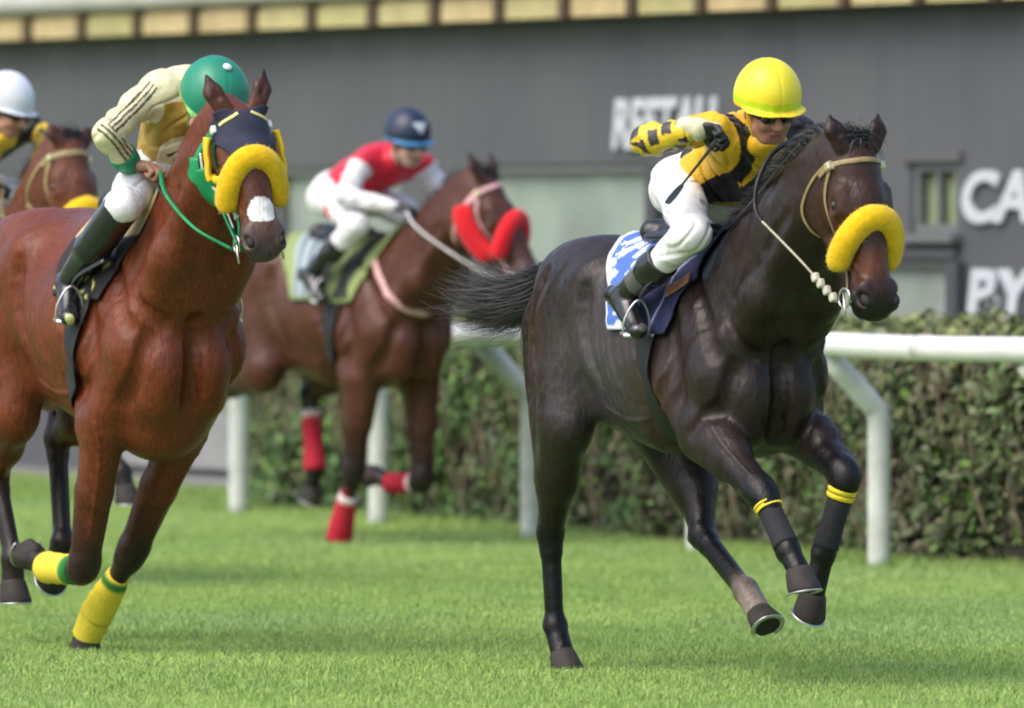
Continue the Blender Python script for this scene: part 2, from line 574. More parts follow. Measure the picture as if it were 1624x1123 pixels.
# ---- hedge
def build_hedge():
    root = empty('hedge', (*fp(2.95, 0.8), 0), FRZ)
    tag(root, 'long clipped hedge of dull green and brown leaves behind the white rail', 'hedge')
    Lh, D, Hh = 15.4, 0.75, 1.14
    # local: x along the fence (towards the right of the photo), +y away from track
    nx, nz = 180, 22
    n = 66000
    u = rng.uniform(0, 1, n)
    face = rng.choice(4, n, p=[.66, .22, .05, .07])
    x = rng.uniform(0, Lh, n); z = rng.uniform(0.0, Hh, n) ; y = rng.uniform(-D / 2, D / 2, n)
    y = np.where(face == 0, -D / 2 + rng.exponential(0.05, n), y)
    z = np.where(face == 1, Hh + .03 - rng.exponential(0.05, n), z)
    x = np.where(face == 2, rng.exponential(0.05, n), x)
    y = np.where(face == 3, D / 2 - rng.exponential(0.05, n), y)
    P = np.stack([x, y, np.clip(z, 0.01, None)], 1)
    lump = wob(P, 5.0, 4)
    P[:, 1] += np.where(face == 0, -0.10 * lump - rng.exponential(.02, n), 0)
    P[:, 2] += np.where(face == 1, 0.05 * lump + 0.03 * wob(P, 14, 6), 0)
    P[:, 2] *= 1 + 0.02 * np.sin(x * 1.3)
    hole = wob(P, 6.0, 41)
    keep = (hole > -0.28) | (rng.uniform(0, 1, n) < .28)
    P, face = P[keep], face[keep]; n = len(P)
    sz = rng.uniform(0.014, 0.036, n) * (1 + .5 * np.clip(wob(P, 4.0, 71), -.6, 1.2))
    up = np.where(face[:, None] == 1, np.array([0, 0, 1.0]), np.array([0, -1.0, 0.35]))
    N = up + rng.normal(0, 0.55, (n, 3)); N /= np.linalg.norm(N, axis=1, keepdims=True)
    T = np.cross(N, rng.normal(size=(n, 3))); T /= np.linalg.norm(T, axis=1, keepdims=True)
    B = np.cross(N, T)
    s = sz[:, None]
    V = np.stack([P - T * s, P + B * s * .55 + N * s * .12, P + T * s * 1.1, P - B * s * .55 + N * s * .12], 1).reshape(-1, 3)
    i = np.arange(n) * 4
    F = np.stack([i, i + 1, i + 2, i + 3], 1)
    g1 = wob(P, 3.2, 8); g2 = wob(P, 9, 9)
    left = np.clip((6.2 - P[:, 0]) / 5.0, 0, 1)           # greener towards the far end
    k = np.clip(0.45 + 0.35 * g1 + 0.3 * g2 + 0.35 * left + rng.normal(0, .25, n), 0, 1)[:, None]
    brown, green = np.array([0.150, 0.125, 0.075]), np.array([0.095, 0.190, 0.055])
    C = brown * (1 - k) + green * k
    br = rng.uniform(0, 1, n) < (0.07 + .06 * np.clip(g1, 0, 1) + 0.28 * left)
    C[br] = C[br] * 0.35 + np.array([0.15, 0.27, 0.05]) * .8
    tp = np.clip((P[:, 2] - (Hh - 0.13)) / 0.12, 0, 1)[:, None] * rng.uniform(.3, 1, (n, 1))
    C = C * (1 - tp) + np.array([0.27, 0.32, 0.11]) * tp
    gl = rng.uniform(0, 1, n) < 0.05
    C[gl] = np.array([0.17, 0.20, 0.13])
    C = C * rng.uniform(.5, 1.35, (n, 1))
    m = mat('hedge_leaf', (0, 0, 0), 0.5, attr=True, var=0.2, scale=20, bump=0, spec=0.4)
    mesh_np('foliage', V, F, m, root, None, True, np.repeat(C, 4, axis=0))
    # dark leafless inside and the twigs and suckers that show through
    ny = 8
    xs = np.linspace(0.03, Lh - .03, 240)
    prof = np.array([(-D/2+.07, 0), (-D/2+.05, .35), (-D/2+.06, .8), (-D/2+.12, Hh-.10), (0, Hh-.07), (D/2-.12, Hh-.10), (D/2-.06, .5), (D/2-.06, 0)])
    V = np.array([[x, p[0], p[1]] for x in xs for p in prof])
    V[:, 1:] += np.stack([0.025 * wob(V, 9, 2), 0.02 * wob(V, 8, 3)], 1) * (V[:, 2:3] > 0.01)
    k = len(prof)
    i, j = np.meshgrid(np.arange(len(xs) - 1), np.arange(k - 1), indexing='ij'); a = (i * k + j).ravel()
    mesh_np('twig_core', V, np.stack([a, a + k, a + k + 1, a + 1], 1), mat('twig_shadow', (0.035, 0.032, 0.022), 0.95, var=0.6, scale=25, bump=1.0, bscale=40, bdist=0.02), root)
    parts = []
    for q in range(420):
        x0 = rng.uniform(0, Lh); z0 = rng.uniform(0, .6); y0 = -D / 2 + rng.uniform(-0.02, .05)
        L = rng.uniform(.25, .75)
        pts = [(x0, y0, z0), (x0 + rng.normal(0, .06), y0 - .03, z0 + L * .5), (x0 + rng.normal(0, .14), y0 + rng.normal(0, .02), min(z0 + L, Hh + .06))]
        parts.append(tube_vf(spline(pts, 7), np.linspace(.008, .003, 7), 5))
    V, F = merge(parts)
    mesh_np('twigs', V, F, mat('twig_bark', (0.25, 0.205, 0.14), 0.9, var=0.3), root)
build_hedge()

# ---- white running rail on goose-neck posts
def build_rail():
    root = empty('rail_fence', (*fp(0, 0), 0), FRZ)
    tag(root, 'white tubular running rail on bent goose-neck posts along the turf', 'fence')
    mw = mat('white_paint', (0.78, 0.80, 0.76), 0.45, var=0.08, scale=6, bump=0.1, bscale=20)
    mp = mat('weathered_white', (0.60, 0.63, 0.59), 0.6, var=0.14, scale=9, bump=0.15, bscale=30)
    # local +y is away from the track
    xs = np.linspace(-8, 19, 60)
    C = np.stack([xs, np.full(60, -.29), 1.066 + .004 * np.sin(xs * 2.2)], 1)
    V, F = tube_vf(C, 0.059, 24)
    rail = mesh_np('rail', V, F, mw, root)
    cl = []
    for x in np.arange(-7, 19, 4.2):
        x = x - .37
        V, F = tube_vf(np.array([[x - .05, -.29, 1.066], [x + .05, -.29, 1.066]]), 0.0615, 24)
        mesh_np('rail_sleeve', V, F, mp, rail)
    for k in range(-5, 8):
        t = 4.05 + 2.12 * k
        if t < -7 or t > 18: continue
        pts = [(t, 0, -.05), (t, 0, .35), (t, 0, .70), (t, -.012, .745), (t, -.05, .79), (t, -.265, 1.01)]
        C = np.vstack([spline(pts[:3], 8)[:-1], spline(pts[2:], 12)])
        V, F = tube_vf(C, 0.056, 18)
        mesh_np('post', V, F, mp, root)
build_rail()

# ---- grandstand building at the back
def build_stand():
    root = empty('building', (-3.48, 58.0, 0), math.atan2(-.8539, .5205))
    tag(root, 'long low grey building with yellow eaves, pale windows and white lettering', 'building')
    # local x along the wall, +y into the building
    m, nt, p = nodes('grey_boards')
    N, Lk = nt.nodes, nt.links
    tc = N.new('ShaderNodeTexCoord'); mp = N.new('ShaderNodeMapping'); mp.inputs['Scale'].default_value = (9, 9, 0.5)
    nz = N.new('ShaderNodeTexNoise'); nz.inputs['Scale'].default_value = 1.0; nz.inputs['Detail'].default_value = 3
    n2 = N.new('ShaderNodeTexNoise'); n2.inputs['Scale'].default_value = 0.8; n2.inputs['Detail'].default_value = 2
    cr = N.new('ShaderNodeValToRGB')
    cr.color_ramp.elements[0].position = .25; cr.color_ramp.elements[0].color = (0.082, 0.088, 0.096, 1)
    cr.color_ramp.elements[1].position = .8; cr.color_ramp.elements[1].color = (0.098, 0.104, 0.112, 1)
    mx = N.new('ShaderNodeMix'); mx.data_type = 'RGBA'; mx.blend_type = 'MULTIPLY'; mx.inputs[0].default_value = 1
    c2 = N.new('ShaderNodeValToRGB')
    c2.color_ramp.elements[0].position = .3; c2.color_ramp.elements[0].color = (0.86, 0.88, 0.90, 1)
    c2.color_ramp.elements[1].position = .7; c2.color_ramp.elements[1].color = (1.12, 1.1, 1.08, 1)
    Lk.new(tc.outputs['Object'], mp.inputs[0]); Lk.new(mp.outputs[0], nz.inputs[0]); Lk.new(tc.outputs['Object'], n2.inputs[0])
    Lk.new(nz.outputs[0], cr.inputs[0]); Lk.new(n2.outputs[0], c2.inputs[0])
    Lk.new(cr.outputs[0], mx.inputs[6]); Lk.new(c2.outputs[0], mx.inputs[7]); Lk.new(mx.outputs[2], p.inputs['Base Color'])
    p.inputs['Roughness'].default_value = 0.75
    X0, X1, HT = -14.0, 24.0, 2.93
    # windows: (x0,x1,z0,z1)
    wins = [(-6.2, -3.6, .85, 2.0), (-2.6, 0.6, .85, 2.0), (3.75, 5.35, 0.75, 2.02), (6.25, 8.28, 0.75, 2.02), (11.05, 11.52, 1.60, 2.00), (9.95, 11.46, 0.72, 1.455), (14.3, 16.5, .8, 2.0)]
    xs = sorted(set([X0, X1] + [w[0] for w in wins] + [w[1] for w in wins]))
    zs = sorted(set([0, HT] + [w[2] for w in wins] + [w[3] for w in wins]))
    parts = []
    for i in range(len(xs) - 1):
        for j in range(len(zs) - 1):
            cx, cz = (xs[i] + xs[i + 1]) / 2, (zs[j] + zs[j + 1]) / 2
            if any(w[0] < cx < w[1] and w[2] < cz < w[3] for w in wins): continue
            V = np.array([[xs[i], 0, zs[j]], [xs[i + 1], 0, zs[j]], [xs[i + 1], 0, zs[j + 1]], [xs[i], 0, zs[j + 1]]])
            parts.append((V, np.array([[0, 1, 2, 3]])))
    for w in wins:    # reveals
        a, b, c, d = w
        for q in ([[a, 0, c], [a, .12, c], [a, .12, d], [a, 0, d]], [[b, 0, c], [b, .12, c], [b, .12, d], [b, 0, d]],
                  [[a, 0, d], [a, .12, d], [b, .12, d], [b, 0, d]], [[a, 0, c], [a, .12, c], [b, .12, c], [b, 0, c]]):
            parts.append((np.array(q, float), np.array([[0, 1, 2, 3]])))
    parts.append(box_vf(((X0 + X1) / 2, 4.2, HT / 2), (X1 - X0, 4.0, HT)))
    V, F = merge(parts)
    wall = mesh_np('wall', V, F, m, root, smooth=False)
    mb = mat('batten_grey', (0.080, 0.086, 0.093), 0.8, var=.15)
    pv_, frm = mat('window_pane_pale', (0.27, 0.325, 0.285), 0.25, var=0.22, scale=1.6, bump=0.0), mat('window_frame_grey', (0.14, 0.15, 0.15), 0.6)
    mg = mat('window_pane_green', (0.24, 0.31, 0.17), 0.3, var=0.2, scale=3)
    mdk = mat('dark_post', (0.06, 0.064, 0.07), 0.7)
    for (a, b, c, d) in wins:
        fr = [box_vf(((a + b) / 2, .05, c + .025), (b - a - .004, .06, .05)), box_vf(((a + b) / 2, .05, d - .025), (b - a - .004, .06, .05)),
              box_vf((a + .027, .05, (c + d) / 2), (.05, .06, d - c - .1)), box_vf((b - .027, .05, (c + d) / 2), (.05, .06, d - c - .1))]
        nm = 0 if (b - a) > 1.2 else 1
        small = (d - c) < .5 and b - a < .6
        for k in range(1, nm + 1):
            xx = a + (b - a) * k / (nm + 1)
            fr.append(box_vf((xx, .052, (c + d) / 2), (.05 if not small else .035, .05, d - c - .1)))
        V, F = merge(fr)
        wo_ = mesh_np('window', V, F, frm, root, smooth=False)
        V, F = box_vf(((a + b) / 2, .09, (c + d) / 2), (b - a - .01, .01, d - c - .01))
        mesh_np('pane', V, F, mg if small else pv_, wo_, smooth=False)
        V, F = box_vf(((a + b) / 2, -.04, c - .03), (b - a + .12, .09, .045))
        mesh_np('sill', V, F, frm, wo_, smooth=False)
        V, F = box_vf(((a + b) / 2, -.012, d + .035), (b - a + .12, .03, .06))
        if a > 9: mesh_np('lintel', V, F, mat('lintel_grey', (0.098, 0.102, 0.106), 0.7), wo_, smooth=False)
    for x, z0, z1 in ((8.37, .1, 2.0), (11.55, .1, 1.44)):
        V, F = box_vf((x, -.03, (z0 + z1) / 2), (.11, .08, z1 - z0))
        mesh_np('post', V, F, mdk, root, smooth=False)
    # low pale panels at the foot of the wall
    for a, b in ((1.3, 3.4), (-3.2, -.8)):
        V, F = box_vf(((a + b) / 2, -.03, .38), (b - a, .05, .62))
        mesh_np('base_panel', V, F, mat('pale_panel', (0.25, 0.26, 0.255), 0.7, var=.12, scale=4), root, smooth=False)
    # eave: yellow panels between dark rafter ends under a pale gutter
    V, F = box_vf(((X0 + X1) / 2, -.065, 2.94), (X1 - X0, .12, .03)); mesh_np('soffit', V, F, mat('soffit_dark', (0.10, 0.085, 0.055), .8), root, smooth=False)
    my = [mat('eave_yellow', (0.50, 0.43, 0.21), 0.6, var=.18, scale=5), mat('eave_ochre', (0.54, 0.42, 0.22), 0.6, var=.18, scale=5), mat('eave_olive', (0.44, 0.40, 0.18), 0.6, var=.18, scale=5)]
    mr = mat('rafter_dark', (0.12, 0.085, 0.05), 0.8)
    k0 = int((X0 - .06) / .76)
    for k in range(k0, int((X1) / .76)):
        x = .06 + .76 * k
        V, F = box_vf((x, -.17, 2.965), (.07, .18, .16))
        bevel(mesh_np('rafter_end', V, F, mr, root, smooth=False), .012)
        # panel with a rounded top edge
        C = np.array([[x + .075, -.205, 2.975], [x + .685, -.205, 2.975]])
        w = .61
        nseg = 8
        a = np.linspace(0, math.pi, nseg)
        prof = [(-.225, 2.90)] + [(-.225 + .05 * (1 - math.cos(q / 2)) , 3.01 + .05 * math.sin(q / 2)) for q in a] + [(-.13, 3.06), (-.13, 2.90)]
        prof = np.array(prof)
        V = np.array([[xx + s * e, pr[0], pr[1]] for xx, s in ((x + .075, 1), (x + .685, -1)) for pr in prof for e in (0.03 if pr[1] > 3.03 else 0.0,)])
        n = len(prof); j = np.arange(n); j2 = (j + 1) % n
        Fq = np.stack([j, j2, j2 + n, j + n], 1)
        caps = [np.array([list(range(n))]), np.array([list(range(2 * n - 1, n - 1, -1))])]
        o = mesh_np('eave_panel', V, [Fq, caps[0], caps[1]], my[(k * 7 + k // 3) % 3 if k % 4 else 1], root, smooth=False)
    C = np.stack([np.linspace(X0, X1, 40), np.full(40, -.24), np.full(40, 3.135)], 1)
    V, F = tube_vf(C, .075, 16)
    mesh_np('gutter', V, F, mat('gutter_pale', (0.48, 0.47, 0.44), .5, var=.15, scale=2.5), root)
    V = np.array([[X0, -.26, 3.19], [X1, -.26, 3.19], [X1, 3.2, 4.3], [X0, 3.2, 4.3], [X0, -.26, 3.15], [X1, -.26, 3.15], [X1, 3.2, 4.26], [X0, 3.2, 4.26], [X0, 6.4, 2.9], [X1, 6.4, 2.9]])
    F = np.array([[0, 1, 2, 3], [4, 7, 6, 5], [0, 4, 5, 1], [3, 2, 9, 8]])
    mesh_np('roof', V, F, mat('roof_green', (0.13, 0.19, 0.13), .6, var=.2, scale=3), root, smooth=False)
    # white slanted lettering
    ml = mat('sign_white', (0.52, 0.56, 0.59), 0.6, var=.05, scale=8, bump=0)
    def word(txt, x, z, h, width):
        cu = bpy.data.curves.new('lettering', 'FONT'); cu.body = txt
        cu.size = 1.0; cu.shear = 0.16; cu.extrude = 0.012; cu.offset = 0.035; cu.space_character = 1.02
        o = bpy.data.objects.new('lettering', cu); SC.collection.objects.link(o)
        bpy.context.view_layer.update()
        me = bpy.data.meshes.new_from_object(o.evaluated_get(bpy.context.evaluated_depsgraph_get()))
        bpy.data.objects.remove(o)
        V = np.array([v.co[:] for v in me.vertices]); mn, mx_ = V.min(0), V.max(0)
        sx, sz = width / (mx_[0] - mn[0]), h / (mx_[1] - mn[1])
        for v in me.vertices:
            cx, cy, cz = v.co
            v.co = (x + (cx - mn[0]) * sx, -.02 - cz, z + (cy - mn[1]) * sz)
        me.materials.append(ml)
        ob = bpy.data.objects.new('lettering', me); link(ob, root)
        return ob
    word('RESTAU', 7.89, 2.10, .31, 1.15)
    word('CARRERA', 11.60, 1.655, .30, 2.2)
    word('BYR', 11.64, 1.10, .30, .95)
build_stand()

# ================================================================ HORSES
def hair_coat(name, rough=0.42, spec=0.5, var=0.16, sheen=0.0, coat=0.0):
    if name in MATS: return MATS[name]
    m, nt, p = nodes(name)
    N, Lk = nt.nodes, nt.links
    tc = N.new('ShaderNodeTexCoord')
    at = N.new('ShaderNodeAttribute'); at.attribute_name = 'Col'
    n1 = N.new('ShaderNodeTexNoise'); n1.inputs['Scale'].default_value = 4.5; n1.inputs['Detail'].default_value = 5
    n2 = N.new('ShaderNodeTexNoise'); n2.inputs['Scale'].default_value = 85; n2.inputs['Detail'].default_value = 4
    mp = N.new('ShaderNodeMapping'); mp.inputs['Scale'].default_value = (1, 1, 0.35)
    for n in (n1,): Lk.new(tc.outputs['Object'], n.inputs[0])
    Lk.new(tc.outputs['Object'], mp.inputs[0]); Lk.new(mp.outputs[0], n2.inputs[0])
    r1 = N.new('ShaderNodeMapRange'); r1.inputs[1].default_value = .3; r1.inputs[2].default_value = .7; r1.inputs[3].default_value = 1 - var; r1.inputs[4].default_value = 1 + var
    r2 = N.new('ShaderNodeMapRange'); r2.inputs[1].default_value = .3; r2.inputs[2].default_value = .7; r2.inputs[3].default_value = .72; r2.inputs[4].default_value = 1.28
    Lk.new(n1.outputs[0], r1.inputs[0]); Lk.new(n2.outputs[0], r2.inputs[0])
    mm = N.new('ShaderNodeMath'); mm.operation = 'MULTIPLY'; Lk.new(r1.outputs[0], mm.inputs[0]); Lk.new(r2.outputs[0], mm.inputs[1])
    vm = N.new('ShaderNodeVectorMath'); vm.operation = 'SCALE'
    Lk.new(at.outputs['Color'], vm.inputs[0]); Lk.new(mm.outputs[0], vm.inputs['Scale']); Lk.new(vm.outputs[0], p.inputs['Base Color'])
    rr = N.new('ShaderNodeMapRange'); rr.inputs[1].default_value = .3; rr.inputs[2].default_value = .7; rr.inputs[3].default_value = rough - .13; rr.inputs[4].default_value = rough + .14
    Lk.new(n1.outputs[0], rr.inputs[0]); Lk.new(rr.outputs[0], p.inputs['Roughness'])
    p.inputs['Specular IOR Level'].default_value = spec
    p.inputs['Sheen Weight'].default_value = sheen; p.inputs['Sheen Roughness'].default_value = .35
    p.inputs['Coat Weight'].default_value = coat; p.inputs['Coat Roughness'].default_value = .3
    b = N.new('ShaderNodeBump'); b.inputs['Strength'].default_value = .5; b.inputs['Distance'].default_value = .005
    b2 = N.new('ShaderNodeBump'); b2.inputs['Strength'].default_value = .3; b2.inputs['Distance'].default_value = .03
    n3 = N.new('ShaderNodeTexNoise'); n3.inputs['Scale'].default_value = 8; n3.inputs['Detail'].default_value = 3
    Lk.new(tc.outputs['Object'], n3.inputs[0])
    Lk.new(n3.outputs[0], b2.inputs['Height']); Lk.new(n2.outputs[0], b.inputs['Height']); Lk.new(b2.outputs[0], b.inputs['Normal'])
    Lk.new(b.outputs[0], p.inputs['Normal'])
    MATS[name] = m
    return m

def lateral_frame(nose, yaw, roll):
    """rows: x along the nose, y to the horse's left, z out of the forehead"""
    N = unit(nose)
    t = math.radians(yaw)
    L = np.array([-math.sin(t), math.cos(t), 0.0])
    L = unit(L - N * (L @ N)); U = np.cross(N, L)
    r = math.radians(roll)
    L2 = L * math.cos(r) + U * math.sin(r)
    return np.array([N, L2, np.cross(N, L2)])

def hoof_vf(top, d, fwd, s=1.0):
    """hoof frustum: top coronet centre, d pointing down the hoof, fwd the toe side"""
    d = unit(d); f = unit(np.asarray(fwd, float) - d * (np.asarray(fwd, float) @ d)); l = np.cross(d, f)
    rings = []
    for h, r, o in ((-.020, .036, 0), (-.006, .046, 0), (0.004, .050, 0.0), (.03, .055, .008), (.060, .060, .018), (.068, .057, .020), (.066, .05, .018)):
        a = np.linspace(0, 2 * math.pi, 28, endpoint=False)
        heel = np.where(np.cos(a) < -0.2, .86 + .05 * np.cos(6 * a), 1.0)
        rings.append(top + d * h * s + (f * o + (f[None] * np.cos(a)[:, None] * 1.08 + l[None] * np.sin(a)[:, None] * .98) * r * heel[:, None]) * s)
    V = np.vstack(rings); n = 28; k = len(rings)
    i = np.arange(k - 1)[:, None] * n; j = np.arange(n)[None]; j2 = (j + 1) % n
    F = np.stack([i + j, i + n + j, i + n + j2, i + j2], -1).reshape(-1, 4)
    V = np.vstack([V, V[(k - 1) * n:].mean(0), V[:n].mean(0)])
    jj = np.arange(n)
    c = np.stack([np.full(n, k * n), (k - 1) * n + (jj + 1) % n, (k - 1) * n + jj], 1)
    c2 = np.stack([np.full(n, k * n + 1), jj, (jj + 1) % n], 1)
    return V, [F, np.concatenate([c, c2])], (top, d, f, l)

def hp_raw(P0, HF, hs3, pts): return P0 + (np.asarray(pts, float) * hs3) @ HF

def make_horse(cfg):
    c = cfg
    rs_ = np.array(c.get('rs', (1, 1, 1)), float)
    for key in ('RF', 'LF', 'RH', 'LH'):
        c[key]['j'] = [tuple(np.array(p) / rs_) for p in c[key]['j']]
    c['poll'] = tuple(np.array(c['poll']) / rs_)
    c['neck'] = c['neck'][:-1] + [tuple(np.array(c['neck'][-1]) / rs_)]
    coat, pts, mane_c = c['coat'], c['points'], c.get('mane', (0.012, 0.011, 0.012))
    root = empty('racehorse', (c['O'][0], c['O'][1], 0), -math.radians(c['th']))
    tag(root, c['label'], 'horse', 'racehorses galloping along the turf')
    B = Body(k=.05, col=coat)
    sd = c.get('side', coat)
    Y = (0, 1, 0)
    # trunk
    B.el((0.12, 0, 1.185), (.54, .285, .335), k=.04)
    B.el((-.25, 0, 1.235), (.46, .262, .288), k=.06, col=sd)
    B.el((0.50, 0, 1.16), (.30, .225, .355), k=.06)
    B.rc((0.42, 0, 1.475), (0.12, 0, 1.465), .085, .10, k=.12, n=Y, sq=.8)
    B.rc((0.10, 0, 1.40), (-.40, 0, 1.44), .14, .15, k=.1)
    for s in (-1, 1):
        B.el((-.42, s * .105, 1.335), (.33, .175, .255), k=.06, axes=((1, 0, -.12), (0, 1, 0), (.12, 0, 1)))
        B.el((-.60, s * .095, 1.31), (.195, .155, .25), k=.06)
        B.rc((-.26, s * .20, 1.43), (-.30, s * .21, 1.38), .055, .05, k=.09)       # point of hip
        # shoulder: blade, trapezius, point of shoulder
        B.rc((.30, s * .115, 1.42), (.62, s * .165, 1.12), .085, .115, k=.045, n=(0, 1, 0), sq=.85)
        B.rc((.16, s * .16, 1.36), (.42, s * .19, 1.07), .07, .10, k=.05)
        B.el((.67, s * .155, 1.07), (.105, .085, .115), k=.035)
        B.el((.735, s * .078, 1.03), (.095, .09, .16), k=.04)                     # breast
        B.rc((.45, s * .10, .90), (.68, s * .08, .93), .10, .09, k=.05)
        B.rc((.12, s * .07, .935), (-.30, s * .06, .99), .12, .10, k=.08)          # belly floor
    dk = c.get('chest_shade', coat)
    B.el((.55, 0, .97), (.20, .16, .14), k=.05, col=dk)  # chest centre coloured darker, shading between the forelegs painted in
    B.rc((-.74, 0, 1.44), (-.80, 0, 1.42), .055, .045, k=.05)
    # neck
    nb = c['neck']       # control points, last = poll
    C = spline(nb, 9)
    rr = np.interp(np.linspace(0, 1, 9), [0, .2, .5, .8, 1], c.get('neck_r', [.270, .245, .195, .150, .118]))
    sq = np.interp(np.linspace(0, 1, 9), [0, .3, 1], [.70, .58, .74])
    T = np.gradient(C, axis=0)
    for i in range(8):
        lat = unit(np.cross((0, 0, 1), T[i]))
        B.rc(C[i], C[i + 1], rr[i], rr[i + 1], k=.03 if i else .07, n=lat, sq=sq[i])
    # brachial muscle lines and jugular groove edges down the neck
    for s in (-1, 1):
        lat = unit(np.cross((0, 0, 1), T[4])); up = unit(np.cross(T[4], lat))
        a = C[6] + lat * s * .055 - up * .05; b = np.array([.64, s * .13, 1.13])
        m1 = (a + b) / 2 + lat * s * .02 - up * .04
        B.rc(a, m1, .050, .070, k=.05); B.rc(m1, b, .070, .095, k=.07)
    # head
    P0 = np.array(c['poll'], float)
    HF = lateral_frame(c['nose'], c['hyaw'], c['hroll'])
    hs3 = np.array(c.get('hs', (.97, 1.22, 1.15))); hs = float(hs3[1] * .6 + hs3[2] * .4)
    H = Body(k=.03, col=coat, frame=(P0, HF))
    H.P = B.P
    fc, mz = c.get('face', coat), c.get('muzzle', pts)
    q = lambda *a: tuple(np.array(a) * hs3)
    H.el(q(.08, 0, -.015), q(.13, .082, .095), k=.04, col=fc)
    H.el(q(.20, 0, -.012), q(.145, .088, .085), k=.03, col=fc)
    H.rc(q(.20, 0, .012), q(.51, 0, -.016), .066 * hs, .052 * hs, k=.03, n=(0, 1, 0), sq=.92, col=fc)
    H.rc(q(.22, 0, -.06), q(.52, 0, -.045), .070 * hs, .054 * hs, k=.03, n=(0, 1, 0), sq=.78, col=fc)
    for s in (-1, 1):
        H.el(q(.13, s * .050, -.110), q(.125, .036, .105), k=.025, col=fc)
        H.rc(q(.18, s * .035, -.15), q(.47, s * .022, -.092), .036 * hs, .026 * hs, k=.03, col=fc)
        H.rc(q(.165, s * .070, .022), q(.235, s * .070, .016), .024 * hs, .020 * hs, k=.03, col=fc)   # brow bone
        H.rc(q(.235, s * .079, -.022), q(.36, s * .056, -.030), .015 * hs, .012 * hs, k=.02, col=fc)    # facial crest
        H.el(q(.205, s * .100, .000), q(.024, .015, .015), k=.010, sub=True)                             # eye socket
        H.rc(q(.515, s * .040, .004), q(.570, s * .043, -.004), .024 * hs, .025 * hs, k=.022, col=mz)
        H.el(q(.562, s * .056, .010), q(.033, .018, .018), k=.010, sub=True, axes=((1, 0, .5), (0, 1, 0), (-.5, 0, 1)))
        # ears
        ed = c.get('ear', (-.13, .03, .05))
        e0 = np.array(q(-.005, s * .052, .050)); e1 = e0 + np.array([ed[0], s * ed[1], ed[2]])
        em = (e0 + e1) / 2 + np.array([0, s * .008, .003])
        H.rc(e0, em, .030 * hs, .031 * hs, k=.012, n=(0, .3 * s, 1), sq=.55, col=fc)
        H.rc(em, e1, .030 * hs, .006 * hs, k=.008, n=(0, .3 * s, 1), sq=.55, col=pts)
        f0 = e0 + np.array([0, s * .006, .026]) * hs
        H.rc(f0 + (em - e0) * .5, f0 + (e1 - e0) * .8, .014 * hs, .006 * hs, k=.006, sub=True)
    H.el(q(.525, 0, -.035), q(.085, .060, .058), k=.035, col=mz)
    H.el(q(.592, 0, -.034), q(.036, .046, .036), k=.018, col=mz)
    H.el(q(.548, 0, -.098), q(.048, .034, .024), k=.012, col=mz)
    H.el(q(.585, 0, -.076), q(.075, .080, .007), k=.008, sub=True)
    if c.get('brisket'): B.el((.50, 0, .86), (.22, .17, .165), k=.06)
    # forelegs
    lr = c.get('lr', 1.28)
    def LR(a, b, ra, rb, **kw): B.rc(a, b, ra * lr, rb * lr, **kw)
    hooves = []
    for s, key in ((-1, 'RF'), (1, 'LF')):
        L = c[key]; kn, fe, co, toe = [np.array(p, float) for p in L['j']]
        el = np.array(L.get('el', (.46, s * .17, .98)), float)
        sh = np.array([.64, s * .165, 1.08])
        B.rc(sh, el, .105, .10, k=.04, n=Y, sq=.8)
        B.rc((.30, s * .16, 1.12), el + A3(-.05, s * .015, -.005), .10, .062, k=.04)        # triceps to the point of the elbow
        mid = el * .55 + kn * .45
        fd = unit(kn - el); out = unit(np.cross(fd, (0, 1, 0))); 
        if out[0] < 0: out = -out
        fa = L.get('fa', c.get('fa', 1.0))
        B.rc(el + out * .02, mid + out * .012, .105 * fa, .084 * fa, k=.03, n=Y, sq=.86)
        B.rc(el - out * .045, mid - out * .018, .072 * fa, .062 * fa, k=.022)
        LR(mid, kn, .058, .042, k=.02, col=tuple(np.array(coat) * .2 + np.array(pts) * .8) if not c.get('dark') else pts)
        cd = unit(fe - kn)
        LR(kn - fd * .03, kn + cd * .035, .044, .039, k=.035, col=pts)
        LR(kn - out * .012 + fd * .0, kn - out * .02 + cd * .02, .032, .028, k=.02, col=pts)
        bk = np.cross(cd, (0, 1, 0)); bk = bk if bk @ (-out) > 0 else -bk
        LR(kn + cd * .03, fe, .035, .031, k=.03, n=Y, sq=.85, col=pts)
        LR(kn + cd * .05 + bk * .018, fe + bk * .02, .020, .020, k=.012, col=pts)      # tendons
        LR(fe, fe + bk * .012, .034, .031, k=.025, col=pts)
        LR(fe, co, .032, .034, k=.018, col=pts)
        hooves.append((co, toe, L.get('fwd')))
    for s, key in ((-1, 'RH'), (1, 'LH')):
        L = c[key]; st, hk, fe, co, toe = [np.array(p, float) for p in L['j']]
        hip = np.array([-.49, s * .13, 1.27])
        B.rc(hip, st, .215, .135, k=.06, n=Y, sq=.74)
        gm = st * .5 + hk * .5
        gd = unit(hk - st); bk = np.cross(gd, (0, 1, 0)); bk = bk if bk[0] * 1.0 + bk[2] * .2 < 0 else -bk
        B.rc((-.69, s * .12, 1.24), st * .35 + hk * .65 + bk * .02, .165, .065, k=.055, n=Y, sq=.8)  # hamstrings
        B.rc((-.65, s * .13, 1.10), gm + bk * .02, .165, .088, k=.05, n=Y, sq=.75)
        B.rc(st, gm, .115, .092, k=.04, n=Y, sq=.8)
        LR(gm, hk, .070, .040, k=.025, n=Y, sq=.85, col=tuple(np.array(coat) * .6 + np.array(pts) * .4))
        cd = unit(fe - hk)
        cb = np.cross(cd, (0, 1, 0)); cb = cb if cb @ bk > 0 else -cb
        LR(gm + bk * .03, hk + bk * .045 - gd * .03, .035, .018, k=.02)
        LR(hk - gd * .01, hk + bk * .048 - cd * .035, .040, .022, k=.02, col=pts)
